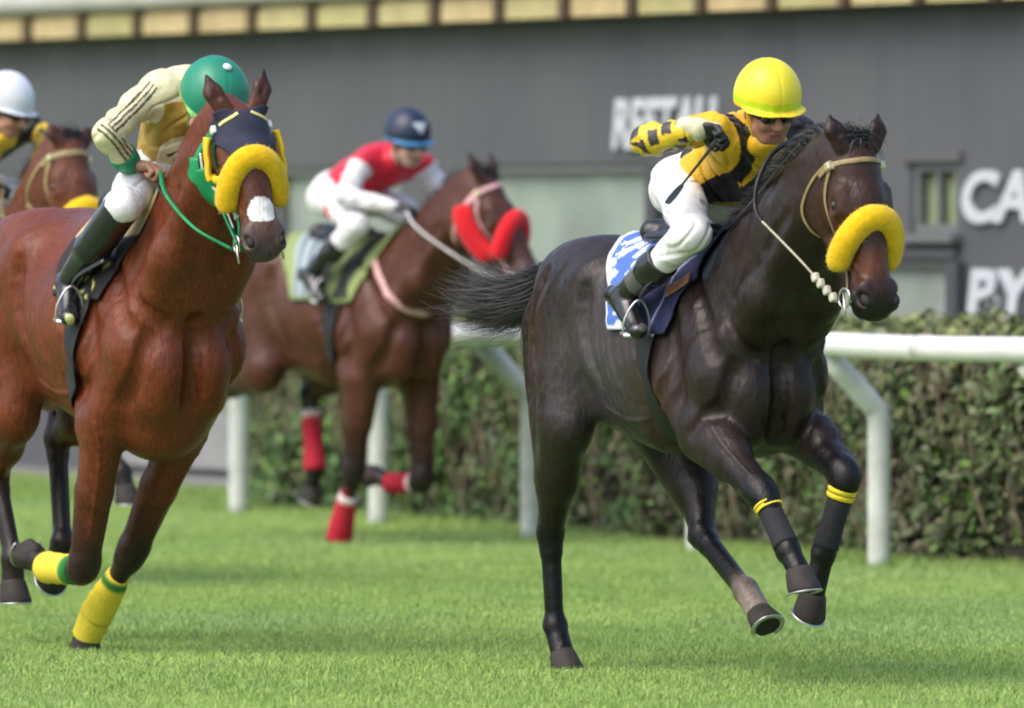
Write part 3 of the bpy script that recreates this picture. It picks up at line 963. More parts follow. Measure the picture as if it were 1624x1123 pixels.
        LR(hk, hk + cd * .06, .046, .040, k=.02, n=Y, sq=.85, col=pts)
        LR(hk + cd * .05, fe, .035, .030, k=.015, n=Y, sq=.85, col=pts)
        LR(hk + cd * .06 + cb * .022, fe + cb * .022, .021, .021, k=.012, col=pts)
        LR(fe, fe + cb * .012, .036, .032, k=.025, col=pts)
        pc = L.get('past', pts)
        LR(fe + (co - fe) * .1, co, .033, .036, k=.018, col=pc)
        if L.get('sock'): LR(fe, co, .038, .037, k=.01, col=L['sock'])
        hooves.append((co, toe, L.get('fwd')))
    def groove(pts, r=.022, o=.012, k=.03):
        Cv = B.snap(spline(pts, 9), o, 4)
        for i in range(8): B.P.append(Prim('rc', k, True, coat, a=Cv[i], b=Cv[i + 1] + 1e-5, ra=r, rb=r, n=None, s=1.0))
    for s in (-1, 1):
        G_ = lambda *p: [(a, s * b, z) for a, b, z in p]
        groove(G_((.22, .27, 1.42), (.24, .3, 1.22), (.30, .3, 1.05), (.37, .29, .95)))
        groove(G_((.45, .18, 1.50), (.62, .21, 1.32), (.73, .2, 1.17)), o=.014)
        groove(G_((.44, .25, 1.32), (.50, .27, 1.14), (.43, .29, 1.02)), o=.015)
        groove(G_((-.20, .26, 1.40), (-.19, .28, 1.22), (-.13, .26, 1.06)), o=.012)
        groove(G_((-.52, .27, 1.47), (-.60, .28, 1.25), (-.58, .28, 1.02)), o=.013)
        groove(G_((-.67, .24, 1.40), (-.72, .25, 1.2), (-.70, .25, 1.0)), o=.014)
        groove(G_((.76, .15, 1.14), (.74, .19, 1.0), (.64, .2, .90)), o=.012)
        groove([C[6] + A3(0, s * .08, -.07), C[4] + A3(.02, s * .13, -.10), C[2] + A3(.08, s * .15, -.10), (.78, s * .11, 1.2)], o=.013)
    groove([(.82, 0, 1.22), (.84, 0, 1.06), (.76, 0, .90)], o=.010)
    # veins under the thin skin
    def vein(pts, r=.0050):
        Cv = B.snap(spline(pts, 12), -.001, 5)
        for i in range(11): B.P.append(Prim('rc', .008, False, coat, a=Cv[i], b=Cv[i + 1] + 1e-5, ra=r, rb=r * .9, n=None, s=1.0))
    if c.get('veins', True):
        for s, key in ((-1, 'RF'), (1, 'LF')):
            kn_ = np.array(c[key]['j'][0]); e_ = np.array(c[key].get('el', (.46, s * .17, .98)))
            vein([e_ + (.06, s * .02, .03), e_ * .6 + kn_ * .4 + (.10, s * .03, 0), e_ * .25 + kn_ * .75 + (.07, s * .02, 0)])
            vein([(.20, s * .22, .93), (.05, s * .22, .93), (-.15, s * .2, .97)], .006)
            vein(hp_raw(P0, HF, hs3, [(.24, s * .10, .0), (.30, s * .085, -.03), (.38, s * .07, -.02), (.45, s * .06, .0)]), .0055)
    def relief(V):
        m1 = np.clip((V[:, 2] - .72) / .15, 0, 1) * np.clip((np.linalg.norm(V - P0 - .25 * HF[0], axis=1) - .38) / .1, 0, 1)
        S_ = V * np.array([1, 1, .28])
        w = m1 * (.0030 * wob(S_, 30, 91) + .0045 * wob(V, 12, 92) + .0012 * wob(V, 70, 93))
        rb = np.exp(-((V[:, 0] - .05) / .22) ** 2 - ((V[:, 2] - 1.14) / .16) ** 2)
        w = w + rb * .0024 * np.sin((V[:, 0] + .3 * V[:, 2]) * 2 * math.pi / .062)
        hq = np.exp(-((V[:, 0] + .60) / .14) ** 2 - ((V[:, 2] - 1.18) / .22) ** 2)
        w = w + hq * .0032 * np.sin(V[:, 0] * 62 + V[:, 2] * 9)
        nk = np.exp(-((V[:, 0] - .85) / .22) ** 2) * np.clip((V[:, 2] - 1.0) / .2, 0, 1) * m1
        w = w + nk * .0040 * np.sin((V[:, 0] * .9 + V[:, 2] * -.25) * 58 + 2 * wob(V, 5, 95))
        return w
    mcoat = hair_coat(c.get('matname', 'bay_coat'), **c.get('matkw', {}))
    def paint(V, cols):
        n = 1 + .12 * wob(V, 6, 31)[:, None]
        if c.get('snip'):
            Lh = ((V - P0) @ HF.T) / hs3
            b = (((Lh[:, 0] - .445) / .055) ** 2 + (Lh[:, 1] / .043) ** 2 < 1 + .15 * wob(V, 60, 3)) & (Lh[:, 2] > -.01)
            cols[b] = (.80, .79, .76)
        if c.get('paint'): cols = c['paint'](V, cols, P0, HF)
        # narrow darker groin and lower belly hair
        return np.clip(cols * n, 0, 1)
    body = body_obj('body', B, c.get('vox', .008), mcoat, root, None, paint, tau=.02, sm=1, wrinkle=relief)
    root.scale = c.get('rs', (1, 1, 1))
    # hooves
    mh = mat('hoof_horn', c.get('hoof', (.035, .030, .027)), .75, var=.3, scale=30, stretch=(1, 1, .2))
    for co, toe, fwd in hooves:
        d = unit(toe - co); f = fwd if fwd is not None else (1, 0, .25)
        hk_ = c.get('hoof_s', 1.04)
        V, F, (tp, dd, ff, ll) = hoof_vf(co + d * .01, d, f, hk_)
        h = mesh_np('hoof', V, F, mh, body)
        a = np.linspace(math.radians(-128), math.radians(128), 26)
        Cc = tp + (dd * .071 + ff * .02 + (np.cos(a)[:, None] * ff * 1.06 + np.sin(a)[:, None] * ll * .96) * .054) * hk_
        V, F = tube_vf(Cc, .0095, 8, .4, np.tile(dd, (26, 1)))
        mesh_np('horseshoe', V, F, mat('shoe_steel', (.62, .63, .64), .35, .9, bump=0), h)
        h.parent = body
    # eyes, nostril lining
    me = mat('eye_dark', (.012, .008, .006), .08, var=0, bump=0, spec=.8)
    for s in (-1, 1):
        E = Body(col=(0, 0, 0), frame=(P0, HF)); E.el(q(.205, s * .079, .001), q(.022, .017, .016))
        V, F = E.mesh(.003); mesh_np('eye', V, F, me, root)
        lid = P0 + (np.array([[.205 + .022 * math.cos(t), s * (.0915 - .004 * abs(math.cos(t))), .001 + .015 * math.sin(t)] for t in np.linspace(.1, math.pi - .1, 12)]) * hs3) @ HF
        V, F = tube_vf(lid, .0045, 6); mesh_np('eyelid', V, F, mat('lid_dark', (.03, .022, .02), .5), root)
        V, F = (lambda E2: E2.mesh(.003))((lambda E2: (E2.el(q(.562, s * .047, .008), q(.030, .014, .016), axes=((1, 0, .5), (0, 1, 0), (-.5, 0, 1))), E2)[1])(Body(col=(0, 0, 0), frame=(P0, HF))))
        mesh_np('nostril', V, F, mat('nostril_dark', (.012, .009, .009), .7, var=0), root)
    c['B'], c['C'], c['T'], c['root'], c['P0'], c['HF'], c['hs_'], c['body'] = B, C, T, root, P0, HF, hs3, body
    # mane: clumped strands lying back over the crest
    mm = mat('mane_hair', mane_c, .5, var=.25, scale=40, bump=0, spec=.6)
    nm = c.get('mane_n', 1500)
    paths = []
    wind = np.array(c.get('wind', (-1.0, 0, .12)))
    for i in range(nm):
        t = rng.uniform(.18, 1.0); fI = t * 8; i0 = min(int(fI), 7); u = fI - i0
        ctr = C[i0] * (1 - u) + C[i0 + 1] * u; Tt = unit(T[i0])
        lat = unit(np.cross((0, 0, 1), Tt)); up = unit(np.cross(Tt, lat))
        r = np.interp(t, np.linspace(0, 1, 9), rr) * .97
        p = ctr + up * r + lat * rng.normal(0, .012)
        Ls = rng.uniform(.05, c.get('mane_len', .13)) * (1 - .3 * abs(t - .6))
        sgn = c.get('mane_side', -1)
        clump = math.sin(t * 43 + math.sin(t * 90))
        d0 = unit(up * .9 + wind * (.5 + .3 * clump) + rng.normal(0, .12, 3))
        d1 = unit(wind * 1.0 + lat * sgn * (.35 + .3 * clump) + np.array([0, 0, -.25]) + rng.normal(0, .12, 3))
        p1 = p + d0 * Ls * .35; p2 = p1 + (d0 + d1) * .5 * Ls * .4; p3 = p2 + d1 * Ls * .45
        paths.append([p - d0 * .01, p1, p2, p3])
    # forelock
    for i in range(c.get('forelock', 260)):
        p = P0 + (np.array([-.03 + rng.normal(0, .012), rng.normal(0, .022), .075])) @ HF
        d1 = np.array([rng.uniform(-.2, .9), rng.normal(0, .5), rng.uniform(.1, .7)]) @ HF
        d1 = d1 + wind * .9
        Ls = rng.uniform(.04, .12)
        p1 = p + HF[2] * .02 + unit(d1) * Ls * .4; p2 = p1 + unit(d1 + (0, 0, -.3)) * Ls * .4; p3 = p2 + unit(d1 + (0, 0, -.8)) * Ls * .3
        paths.append([p, p1, p2, p3])
    hair('mane', paths, .0032, mm, root)
    # tail
    tl = c.get('tail')
    if tl is not None:
        TC = spline(tl['p'], 10); TT = np.gradient(TC, axis=0)
        V, F = tube_vf(spline(tl['p'][:2] if len(tl['p']) < 3 else tl['p'][:3], 8), np.linspace(.045, .014, 8), 10)
        paths = []
        for i in range(tl.get('n', 2200)):
            r0 = rng.normal(0, .020, 3); sp = rng.normal(0, 1, 3) * tl.get('spread', .075) ; sp2 = rng.normal(0, .018, 3)
            e = rng.uniform(.45, 1.0); st = rng.uniform(0, .35)
            tt = st + (e - st) * np.linspace(0, 1, 8)
            Ct = np.stack([np.interp(tt * 9, np.arange(10), TC[:, a]) for a in range(3)], 1)
            w = (tt[:, None] ** 1.3)
            ph = rng.uniform(0, 6.28)
            curl = np.stack([np.sin(tt * 7 + ph), np.cos(tt * 6 + ph), np.sin(tt * 8 + 2 * ph)], 1) * .024 * w
            paths.append(Ct + r0 * (1 - w) + sp * w + curl + sp2)
        for lp in tl.get('loops', []):
            for k in range(lp[1]):
                o = rng.normal(0, .012, 3)
                g = spline(lp[0], 8) + o * np.linspace(.3, 1.2, 8)[:, None]
                paths.append(g)
        Vh, Fh = hair_vf(paths, .0019)
        V, F = merge([(V, F), (Vh, Fh)])
        mesh_np('tail', V, F, mm, root)
    return c

# ---- tack helpers working in the head frame
def hp(c, pts): return c['P0'] + (np.asarray(pts, float) * c['hs_']) @ c['HF']

def noseroll(c, m, x=.375, R=.100, r=.050, tilt=0.0, Rz=.108, a0=-18, a1=198, name='noseband_roll', zc=-.035):
    a = np.radians(np.linspace(a0, a1, 40))
    pts = np.stack([x + tilt * np.sin(a) - .0 * a, R * np.cos(a), zc + Rz * np.where(np.sin(a) > 0, np.sin(a), np.sin(a) * .6)], 1)
    pts = hp(c, pts)
    rad = r * np.clip(np.minimum(np.linspace(.0, 8, 40), np.linspace(8, .0, 40)) + .55, 0, 1) ** .5
    V, F = tube_vf(pts, rad, 26)
    V += (0.0022 * wob(V, 90, 5) + .0015 * wob(V, 220, 6))[:, None] * unit_rows(V - c['P0'])
    V, F = merge([(V, F), pile(V, pts)])
    return mesh_np(name, V, F, m, c['root'])
def pile(V, core, n=3500, L=.0014):
    i = rng.integers(0, len(V) - 2, n); p = V[i] + rng.normal(0, .003, (n, 3))
    d2 = ((p[:, None] - core[None]) ** 2).sum(2).argmin(1); o = unit_rows(p - core[d2])
    d = unit_rows(o + rng.normal(0, .45, (n, 3)))
    Lr = L * rng.uniform(.5, 1.2, (n, 1))
    P = np.stack([p - o * .002, p + d * Lr * .6, p + d * Lr + rng.normal(0, .002, (n, 3))], 1)
    return hair_vf(P, .0016)
def unit_rows(V): return V / (np.linalg.norm(V, axis=1, keepdims=True) + 1e-9)

def fleece(name, col):
    m = mat(name, col, .95, var=.10, scale=60, bump=1.0, bscale=260, bdist=.004, sheen=.3, spec=.15)
    return m

def bridle(c, m, buckle=None, w=.018, cheekx=True, roots='bridle', side=(-1, 1)):
    B, root = c['B'], c['root']
    br = strap(roots, hp(c, [(.075, -.10, -.05), (.06, -.09, .02), (.065, -.045, .085), (.065, 0, .095), (.065, .045, .085), (.06, .09, .02), (.075, .10, -.05)]), w, m, B, root, n=50)
    mb = buckle or mat('buckle_brass', (.75, .68, .42), .3, .6, bump=0)
    for s in side:
        strap('cheek_strap', hp(c, [(.06, s * .09, .02), (.16, s * .100, -.045), (.30, s * .085, -.06), (.43, s * .062, -.065), (.50, s * .06, -.068)]), w * .85, m, B, br, n=40)
        strap('throat_lash', hp(c, [(.045, s * .085, .02), (.07, s * .095, -.08), (.14, s * .09, -.17), (.20, s * .045, -.20), (.215, 0, -.205)]), w * .65, m, B, br, n=40)
        p = B.snap(hp(c, [(.062, s * .09, .015)]), .006)[0]
        V, F = box_vf(p, (.03, .03, .03), np.array([c['HF'][0], c['HF'][1], c['HF'][2]])); bevel(mesh_np('buckle', V, F, mb, br, smooth=False), .006)
        p = B.snap(hp(c, [(.40, s * .07, -.064)]), .006)[0]
        V, F = box_vf(p, (.035, .018, .026), c['HF']); bevel(mesh_np('buckle', V, F, mb, br, smooth=False), .005)
        # bit ring and mouthpiece end
        rg = hp(c, [(.522 + .033 * math.cos(t), s * (.068), -.073 + .033 * math.sin(t)) for t in np.linspace(0, 2 * math.pi, 22)])
        V, F = tube_vf(rg, .0045, 8); mesh_np('bit_ring', V, F, mat('bit_steel', (.7, .7, .7), .25, .95, bump=0), br)
        V, F = tube_vf(hp(c, [(.50, s * .066, -.075), (.56, s * .07, -.078), (.60, s * .071, -.085)]), .0042, 8)
        mesh_np('bit_cheek', V, F, mat('bit_steel', (.7, .7, .7), .25, .95, bump=0), br)
    strap('chin_strap', hp(c, [(.52, -.06, -.09), (.53, -.035, -.125), (.53, 0, -.135), (.53, .035, -.125), (.52, .06, -.09)]), w * .6, m, B, br, n=30)
    return br

def cloth_grid(u0, u1, v0z, v1z, na=26, nb=30, slant=0.0, side=None, u0b=None, u1b=None):
    """saddle cloth draped over the back: angle from right (-) to left (+) side"""
    g = np.zeros((na, nb, 3))
    for i, a in enumerate(np.linspace(0, 1, na)):
        for j, t in enumerate(np.linspace(-1, 1, nb)):
            ang = t * v1z
            uu = (u0 + (u0b - u0) * abs(t) if u0b is not None else u0) * (1 - a) + (u1 + (u1b - u1) * abs(t) if u1b is not None else u1) * a
            g[i, j] = (uu + slant * abs(t), .34 * math.sin(ang), 1.20 + .42 * math.cos(ang))
    return g

def girth(c, u, m, w=.10, ztop=1.30, name='girth', lean=0.0):
    pts = []
    for t in np.linspace(-1, 1, 25):
        a = t * math.pi * .5
        # from right flank under the belly to left flank
        pts.append((u + lean * math.cos(a), .33 * math.sin(a), (1.16 - .30 * math.cos(a)) if abs(t) < .98 else ztop))
    pts[0] = (u, -.30, ztop); pts[-1] = (u, .30, ztop)
    return strap(name, pts, w, m, c['B'], c['root'], n=60, lift=.012, th=.005, sm=16)

def stirrup(c, p, m, s=-1, topu=.30, topz=1.42, fl=(1, 0, 0)):
    """iron round the foot at p, leather up to the saddle"""
    rs_ = np.array(c.get('rs', (1, 1, 1)), float); p = np.array(p, float) / rs_; topu, topz = topu / rs_[0], topz / rs_[2]
    fl = unit(fl); lat = np.cross((0, 0, 1), fl); up = np.cross(fl, lat)
    pts = [p + lat * .050, p + lat * .052 + up * .05, p + lat * .030 + up * .105, p + up * .13, p - lat * .030 + up * .105, p - lat * .052 + up * .05, p - lat * .050]
    V, F = tube_vf(spline(pts, 28), .0042, 8)
    V2, F2 = box_vf(p, (.045, .104, .010), np.array([fl, lat, up]))
    V, F = merge([(V, F), (V2, F2)])
    o = mesh_np('stirrup_iron', V, F, mat('stirrup_steel', (.72, .73, .75), .3, .85, bump=0), c['root'])
    e = np.array([topu, s * .26, topz])
    q = p + up * .14
    pts = [q, q * .6 + e * .4 + np.array([0, s * .02, 0]), e]
    strap('stirrup_leather', pts, .020, m, c['B'], o, snap=False, n=16)
    return o

def wrap(c, a, b, r0, r1, m, name='leg_wrap', lab=None, cols=None):
    a, b = np.array(a, float), np.array(b, float)
    C = np.array([a * (1 - t) + b * t for t in np.linspace(0, 1, 14)])
    Lb = np.linalg.norm(b - a)
    r = np.interp(np.linspace(0, 1, 14), [0, .5, 1], [r0, (r0 + r1) / 2, r1]) if np.isscalar(r1) else np.interp(np.linspace(0, 1, 14), np.linspace(0, 1, len(r1)), r1)
    V, F = tube_vf(C, r, 22)
    d = unit(b - a); tt = (V - a) @ d
    ax = V - (a + tt[:, None] * d)
    V = V + unit_rows(ax) * (0.0016 * np.sin(tt * 2 * math.pi / .022 + ax[:, 1] * 30))[:, None]
    o = mesh_np(name, V, F, m, c['root'], None, True, None if cols is None else cols(V, tt / Lb))
    if lab: o['label'] = lab
    return o

# ---- the four horses
def mahog(V, cols, P0, HF):
    """grey sheen painted into the barrel colour; brown elbows, quarters and face are coat colour"""
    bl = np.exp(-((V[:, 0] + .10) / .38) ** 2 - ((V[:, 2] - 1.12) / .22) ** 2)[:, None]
    br = np.exp(-((V[:, 0] - .32) / .12) ** 2 - ((V[:, 2] - .98) / .16) ** 2)[:, None]
    br2 = np.exp(-((V[:, 0] + .62) / .16) ** 2 - ((V[:, 2] - 1.28) / .22) ** 2)[:, None]
    st = (.5 + .5 * np.sin(V[:, 0:1] * 42 + 3 * V[:, 2:3]))
    c = cols * (1 - .7 * bl) + np.array([.085, .080, .085]) * .7 * bl  # grey sheen of the glossy barrel, put into the colour
    c = c * (1 - .6 * br) + np.array([.095, .034, .014]) * .6 * br
    c = c * (1 - .5 * br2 * st) + np.array([.075, .034, .02]) * .5 * br2 * st
    L = ((V - P0) @ HF.T) / np.array([.97, 1.22, 1.15])
    nz = (np.exp(-((L[:, 0] - .44) / .06) ** 2) * (L[:, 2] > -.04))[:, None]
    c = c * (1 - .8 * nz) + np.array([.13, .040, .018]) * .8 * nz
    ck = (np.exp(-((L[:, 0] - .24) / .07) ** 2 - ((L[:, 2] + .03) / .05) ** 2))[:, None]
    c = c * (1 - .5 * ck) + np.array([.10, .036, .018]) * .5 * ck
    return c

H2 = dict(O=(.584, 30.67), th=64, label='near-black bay racehorse with a yellow noseband roll, galloping in front on the right',
    coat=(.021, .014, .012), points=(.005, .005, .006), face=(.040, .017, .011), muzzle=(.013, .011, .014), side=(.045, .036, .036), dark=True,
    paint=mahog, matname='dark_bay_coat', matkw=dict(rough=.38, spec=.30, sheen=.0), vox=.006, lr=1.2,
    neck=[(.50, 0, 1.27), (.77, 0, 1.485), (1.03, 0, 1.69), (1.255, 0, 1.85)], neck_r=[.27, .255, .205, .160, .122], poll=(1.31, 0.01, 1.885), nose=(.32, .035, -.94), hyaw=-3, hroll=-5, hs=(.97, 1.22, 1.15),
    ear=(-.10, .035, .012),
    RF=dict(j=[(1.00, -.165, .69), (1.13, -.135, .50), (1.185, -.125, .435), (1.20, -.12, .36)], el=(.60, -.185, .90), fwd=(.9, 0, .3)),
    LF=dict(j=[(.99, .17, .75), (.905, .125, .48), (.885, .095, .34), (.82, .085, .24)], el=(.60, .18, .93), fwd=(.8, 0, -.5)),
    RH=dict(j=[(-.46, -.21, .92), (-.715, -.145, .50), (-.705, -.13, .165), (-.66, -.125, .07), (-.64, -.12, -.015)]),
    LH=dict(j=[(-.26, .19, .87), (-.03, .13, .51), (.36, .10, .33), (.46, .10, .255), (.53, .10, .175)], sock=(.46, .36, .30), fwd=(1, 0, .6)),
    hoof=(.030, .024, .021), mane=(.032, .031, .035),
    tail=dict(p=[(-.78, 0, 1.43), (-.92, -.01, 1.43), (-1.03, -.05, 1.375), (-1.14, -.10, 1.34), (-1.25, -.15, 1.34), (-1.34, -.20, 1.37)], n=6500, spread=.068,
              loops=[([(-.86, -.10, 1.40), (-.96, -.12, 1.27), (-.98, -.12, 1.17), (-.90, -.12, 1.14), (-.82, -.12, 1.20)], 26),
                     ([(-.84, -.08, 1.42), (-.90, -.12, 1.30), (-.92, -.13, 1.20), (-.84, -.13, 1.19)], 160)]),
    wind=(-1.0, -.1, .05), mane_n=4200, mane_len=.12, mane_side=-1, forelock=500)
make_horse(H2)

H1 = dict(O=(-1.55, 32.6), th=65, label='red bay racehorse with yellow noseband roll, dark hood and yellow leg wraps',
    coat=(.140, .034, .012), points=(.020, .015, .015), face=(.10, .030, .014), muzzle=(.075, .062, .062), chest_shade=(.085, .021, .008),
    matname='red_bay_coat', matkw=dict(rough=.40, spec=.30, sheen=.0), vox=.006, lr=1.20, fa=.84, brisket=True, rs=(1.05, 1.06, 1.065), neck_r=[.28, .25, .185, .138, .112],
    neck=[(.50, 0, 1.24), (.74, 0, 1.46), (.98, 0, 1.74), (1.15, 0, 2.00)], poll=(1.235, 0.015, 2.035), nose=(.42, .04, -.90), hyaw=-13, hroll=-3, hs=(.86, 1.15, 1.11),
    ear=(-.12, .045, .03), snip=True,
    RF=dict(j=[(.25, -.195, .325), (-.04, -.215, .315), (-.14, -.235, .355), (-.22, -.24, .40)], el=(.42, -.185, .82), fwd=(-.2, 0, -1)),
    LF=dict(j=[(.13, .05, .38), (-.08, -.005, .15), (-.14, -.02, .065), (-.165, -.03, .0)], el=(.44, .11, .80), fwd=(1, 0, 0), fa=.82),
    RH=dict(j=[(-.48, -.20, .92), (-.82, -.13, .66), (-.66, -.12, .34), (-.665, -.12, .25), (-.66, -.12, .16)], fwd=(1, 0, -.1)),
    LH=dict(j=[(-.42, .19, .94), (-.80, .12, .80), (-.69, .10, .40), (-.76, .10, .31), (-.84, .10, .25)], fwd=(.7, 0, -.8)),
    hoof=(.05, .045, .045),
    tail=dict(p=[(-.78, 0, 1.43), (-.92, -.02, 1.35), (-1.05, -.1, 1.1), (-1.12, -.16, .95)], n=900, spread=.06),
    wind=(-1, .1, .1), mane_n=700, mane_len=.10, mane_side=1, forelock=0)
make_horse(H1)

H3 = dict(O=(-.922, 44.2), th=54, label='brown bay racehorse with red noseband roll and red cheek fleece, galloping in the middle behind',
    coat=(.080, .026, .015), points=(.016, .012, .013), face=(.080, .030, .020), muzzle=(.060, .050, .052), side=(.11, .055, .038), chest_shade=(.075, .025, .013),
    matname='brown_bay_coat', matkw=dict(rough=.40, spec=.32), vox=.009,
    neck=[(.50, 0, 1.25), (.80, 0, 1.44), (1.04, 0, 1.65), (1.22, 0, 1.82)], poll=(1.27, .01, 1.845), nose=(.50, .25, -.84), hyaw=21, hroll=-3, hs=(1.0, 1.27, 1.2),
    ear=(-.13, .05, .035),
    RF=dict(j=[(.41, -.165, .37), (.28, -.135, .15), (.235, -.125, .075), (.215, -.12, .005)], el=(.48, -.17, .85)),
    LF=dict(j=[(.56, .165, .32), (.32, .145, .30), (.22, .13, .345), (.12, .12, .375)], el=(.52, .17, .83), fwd=(-.2, 0, -1)),
    RH=dict(j=[(-.36, -.20, .90), (-.70, -.13, .80), (-.96, -.12, .72), (-1.04, -.12, .68), (-1.10, -.12, .62)], fwd=(.5, 0, -1)),
    LH=dict(j=[(-.16, .19, .93), (-.40, .12, .76), (-.31, .10, .37), (-.345, .10, .28), (-.37, .09, .20)], fwd=(1, 0, -.5)),
    tail=dict(p=[(-.78, 0, 1.43), (-.92, 0, 1.42), (-1.15, .02, 1.30), (-1.4, .03, 1.22)], n=700),
    wind=(-1, 0, .1), mane_n=800, mane_len=.12, mane_side=1, forelock=160)
make_horse(H3)

H4 = dict(O=(-2.606, 39.17), th=58, label='bay racehorse with tan bridle, mostly hidden behind the red bay at the left edge',
    coat=(.14, .040, .018), points=(.016, .012, .013), face=(.115, .040, .022), muzzle=(.05, .045, .045),
    matname='red_bay_coat', vox=.011,
    neck=[(.50, 0, 1.25), (.74, 0, 1.46), (.96, 0, 1.74), (1.11, 0, 1.96)], poll=(1.14, 0, 1.985), nose=(.36, 0, -.93), hyaw=2, hroll=-4, hs=(.97, 1.22, 1.15),
    ear=(-.075, .05, .0),
    RF=dict(j=[(.86, -.16, .70), (.66, -.14, .52), (.62, -.13, .43), (.56, -.12, .36)], el=(.50, -.18, .88), fwd=(.8, 0, -.5)),
    LF=dict(j=[(1.02, .21, .74), (1.23, .24, .53), (1.25, .245, .47), (1.25, .25, .38)], el=(.62, .18, .92)),
    RH=dict(j=[(-.30, -.20, .93), (-.69, -.14, .50), (-.705, -.13, .165), (-.66, -.125, .085), (-.64, -.12, .0)]),
    LH=dict(j=[(-.26, .19, .87), (-.50, .13, .60), (-.42, .10, .26), (-.46, .10, .18), (-.50, .10, .10)]),
    tail=dict(p=[(-.78, 0, 1.43), (-.92, 0, 1.42), (-1.15, .02, 1.30)], n=300),
    wind=(-1, 0, .1), mane_n=500, mane_len=.12, mane_side=-1, forelock=320)
make_horse(H4)

# ================================================================ TACK (parts of the horses)
YEL, WHT, BLK = (.85, .58, .02), (.78, .79, .80), (.012, .012, .014)
m_yfl = fleece('yellow_fleece', (.88, .55, .015))
m_rfl = fleece('red_fleece', (.72, .02, .03))
m_tan = mat('tan_leather', (.30, .22, .10), .5, var=.2)
m_blk = mat('black_leather', (.014, .014, .016), .38, var=.2, spec=.6)
m_vin = mat('black_webbing', (.016, .017, .02), .6)
m_grn = mat('green_webbing', (.01, .28, .10), .5, var=.15)
m_pnk = mat('pink_webbing', (.72, .42, .42), .5, var=.2)
m_wcd = mat('pale_cord', (.50, .46, .36), .7, var=.2)
m_cl = mat('cloth_print', (0, 0, 0), .75, attr=True, var=.06, scale=40, bump=.4, bscale=300)
m_bd = mat('bandage', (0, 0, 0), .8, attr=True, var=.08, scale=50, bump=.5, bscale=300)

def const(col):
    return lambda V, t: np.tile(np.array(col), (len(V), 1))
def saddle(c, u=.18, z=1.585, L=.2):
    S = Body(k=.03, col=(0, 0, 0))
    S.rc((u - L, 0, z + .03), (u + L * .9, 0, z + .02), .05, .05, n=(0, 0, 1), sq=.6)
    S.rc((u - L, -.05, z + .02), (u - L, .05, z + .02), .045, .045)
    for s in (-1, 1):
        S.rc((u - L * .5, s * .08, z), (u + L * .8, s * .09, z), .05, .05, n=(0, 0, 1), sq=.5)
    V, F = S.mesh(.01); V = smooth_mesh(V, F, 2)
    return mesh_np('saddle', V, F, m_blk, c['root'])
def rein(c, hand, m, s, sag=.05, r=.0055, mid=None):
    rs_ = np.array(c.get('rs', (1, 1, 1)), float)
    a = hp(c, [(.525, s * .075, -.105)])[0]; h = np.array(hand, float) / rs_
    if mid: mid = [np.array(p, float) / rs_ for p in mid]
    pts = [a] + ([np.array(p, float) for p in mid] if mid else [(a + h) / 2 - np.array([0, 0, sag])]) + [h]
    return tube('rein', pts, r, m, c['root'], n=30, sides=8, flat=.6)

# --- near-black horse on the right
c = H2
noseroll(c, m_yfl, x=.385, R=.080, r=.046, tilt=-.105)
bridle(c, m_tan, w=.02)
BL, NV = np.array([.05, .10, .36]), np.array([.012, .018, .07])
def cl2(V, na, nb):
    i = np.tile(np.repeat(np.arange(na), nb) / (na - 1), 2)[:len(V)]
    j = np.tile(np.tile(np.linspace(-1, 1, nb), na), 2)[:len(V)]
    p = np.stack([V[:, 0], V[:, 1] * 0, V[:, 2]], 1)
    w = wob(p * 1.0, 60, 51) + .6 * wob(p, 120, 52)
    C = np.where(w[:, None] > .22, np.array([.68, .72, .78]), np.array([.07, .16, .50]))
    C = np.where((i < .03)[:, None] | (abs(j) > .975)[:, None], np.array([.62, .68, .78]), C)
    C = np.where((i > .55)[:, None], NV, C)
    C = np.where(((i > .80) & (i < .83) & (abs(j) > .35))[:, None], np.array([.25, .28, .50]), C)
    return C
patch('saddle_cloth', cloth_grid(-.31, .58, 0, 1.42, 90, 110, u0b=.04, u1b=.44), m_cl, c['B'], c['root'], lift=.012, cols=cl2, wr=lambda P: .010 * np.abs(wob(P, 16, 60)) + .003 * wob(P, 50, 63))
saddle(c, u=.12)
girth(c, .33, m_vin, w=.105, ztop=1.27, lean=-.06)
B_ = c['B']
strap('cloth_tab', [(.40, -.31, 1.43), (.44, -.31, 1.46), (.50, -.29, 1.50)], .05, mat('tan_pad', (.36, .16, .08), .6), B_, c['root'], lift=.03)
strap('girth_buckle', [(.30, -.31, 1.25), (.36, -.31, 1.25), (.385, -.31, 1.25)], .012, mat('buckle_steel', (.6, .6, .6), .3, .8, bump=0), B_, c['root'], lift=.018)
rein(c, (1.09, -.215, 1.64), m_wcd, -1, mid=[(1.26, -.15, 1.50)], r=.007)
tube('rein_end', [(1.09, -.215, 1.64), (1.03, -.21, 1.69), (1.01, -.19, 1.78), (.97, -.11, 1.88), (.88, .04, 1.94)], .009, m_blk, c['root'], n=24, sides=8, flat=.5)
rein(c, (.92, .10, 1.94), m_wcd, 1, mid=[(1.28, .15, 1.45), (1.02, .22, 1.62)], r=.007)
for t in (.0, .35, .7, 1.0):
    t = .12 + t * .5
    p = hp(c, [(.525, -.075, -.105)])[0] * (1 - t) + np.array([1.26, -.15, 1.50]) * t
    V, F = box_vf(p, (.03, .022, .03), c['HF']); bevel(mesh_np('rein_stop', V, F, mat('rein_white', (.6, .58, .48), .5), c['root'], smooth=False), .006)
strap('breast_rein', [(.62, -.2, 1.66), (.80, -.17, 1.74), (.98, -.13, 1.84), (1.10, -.08, 1.92)], .022, m_blk, B_, c['root'], lift=.02)
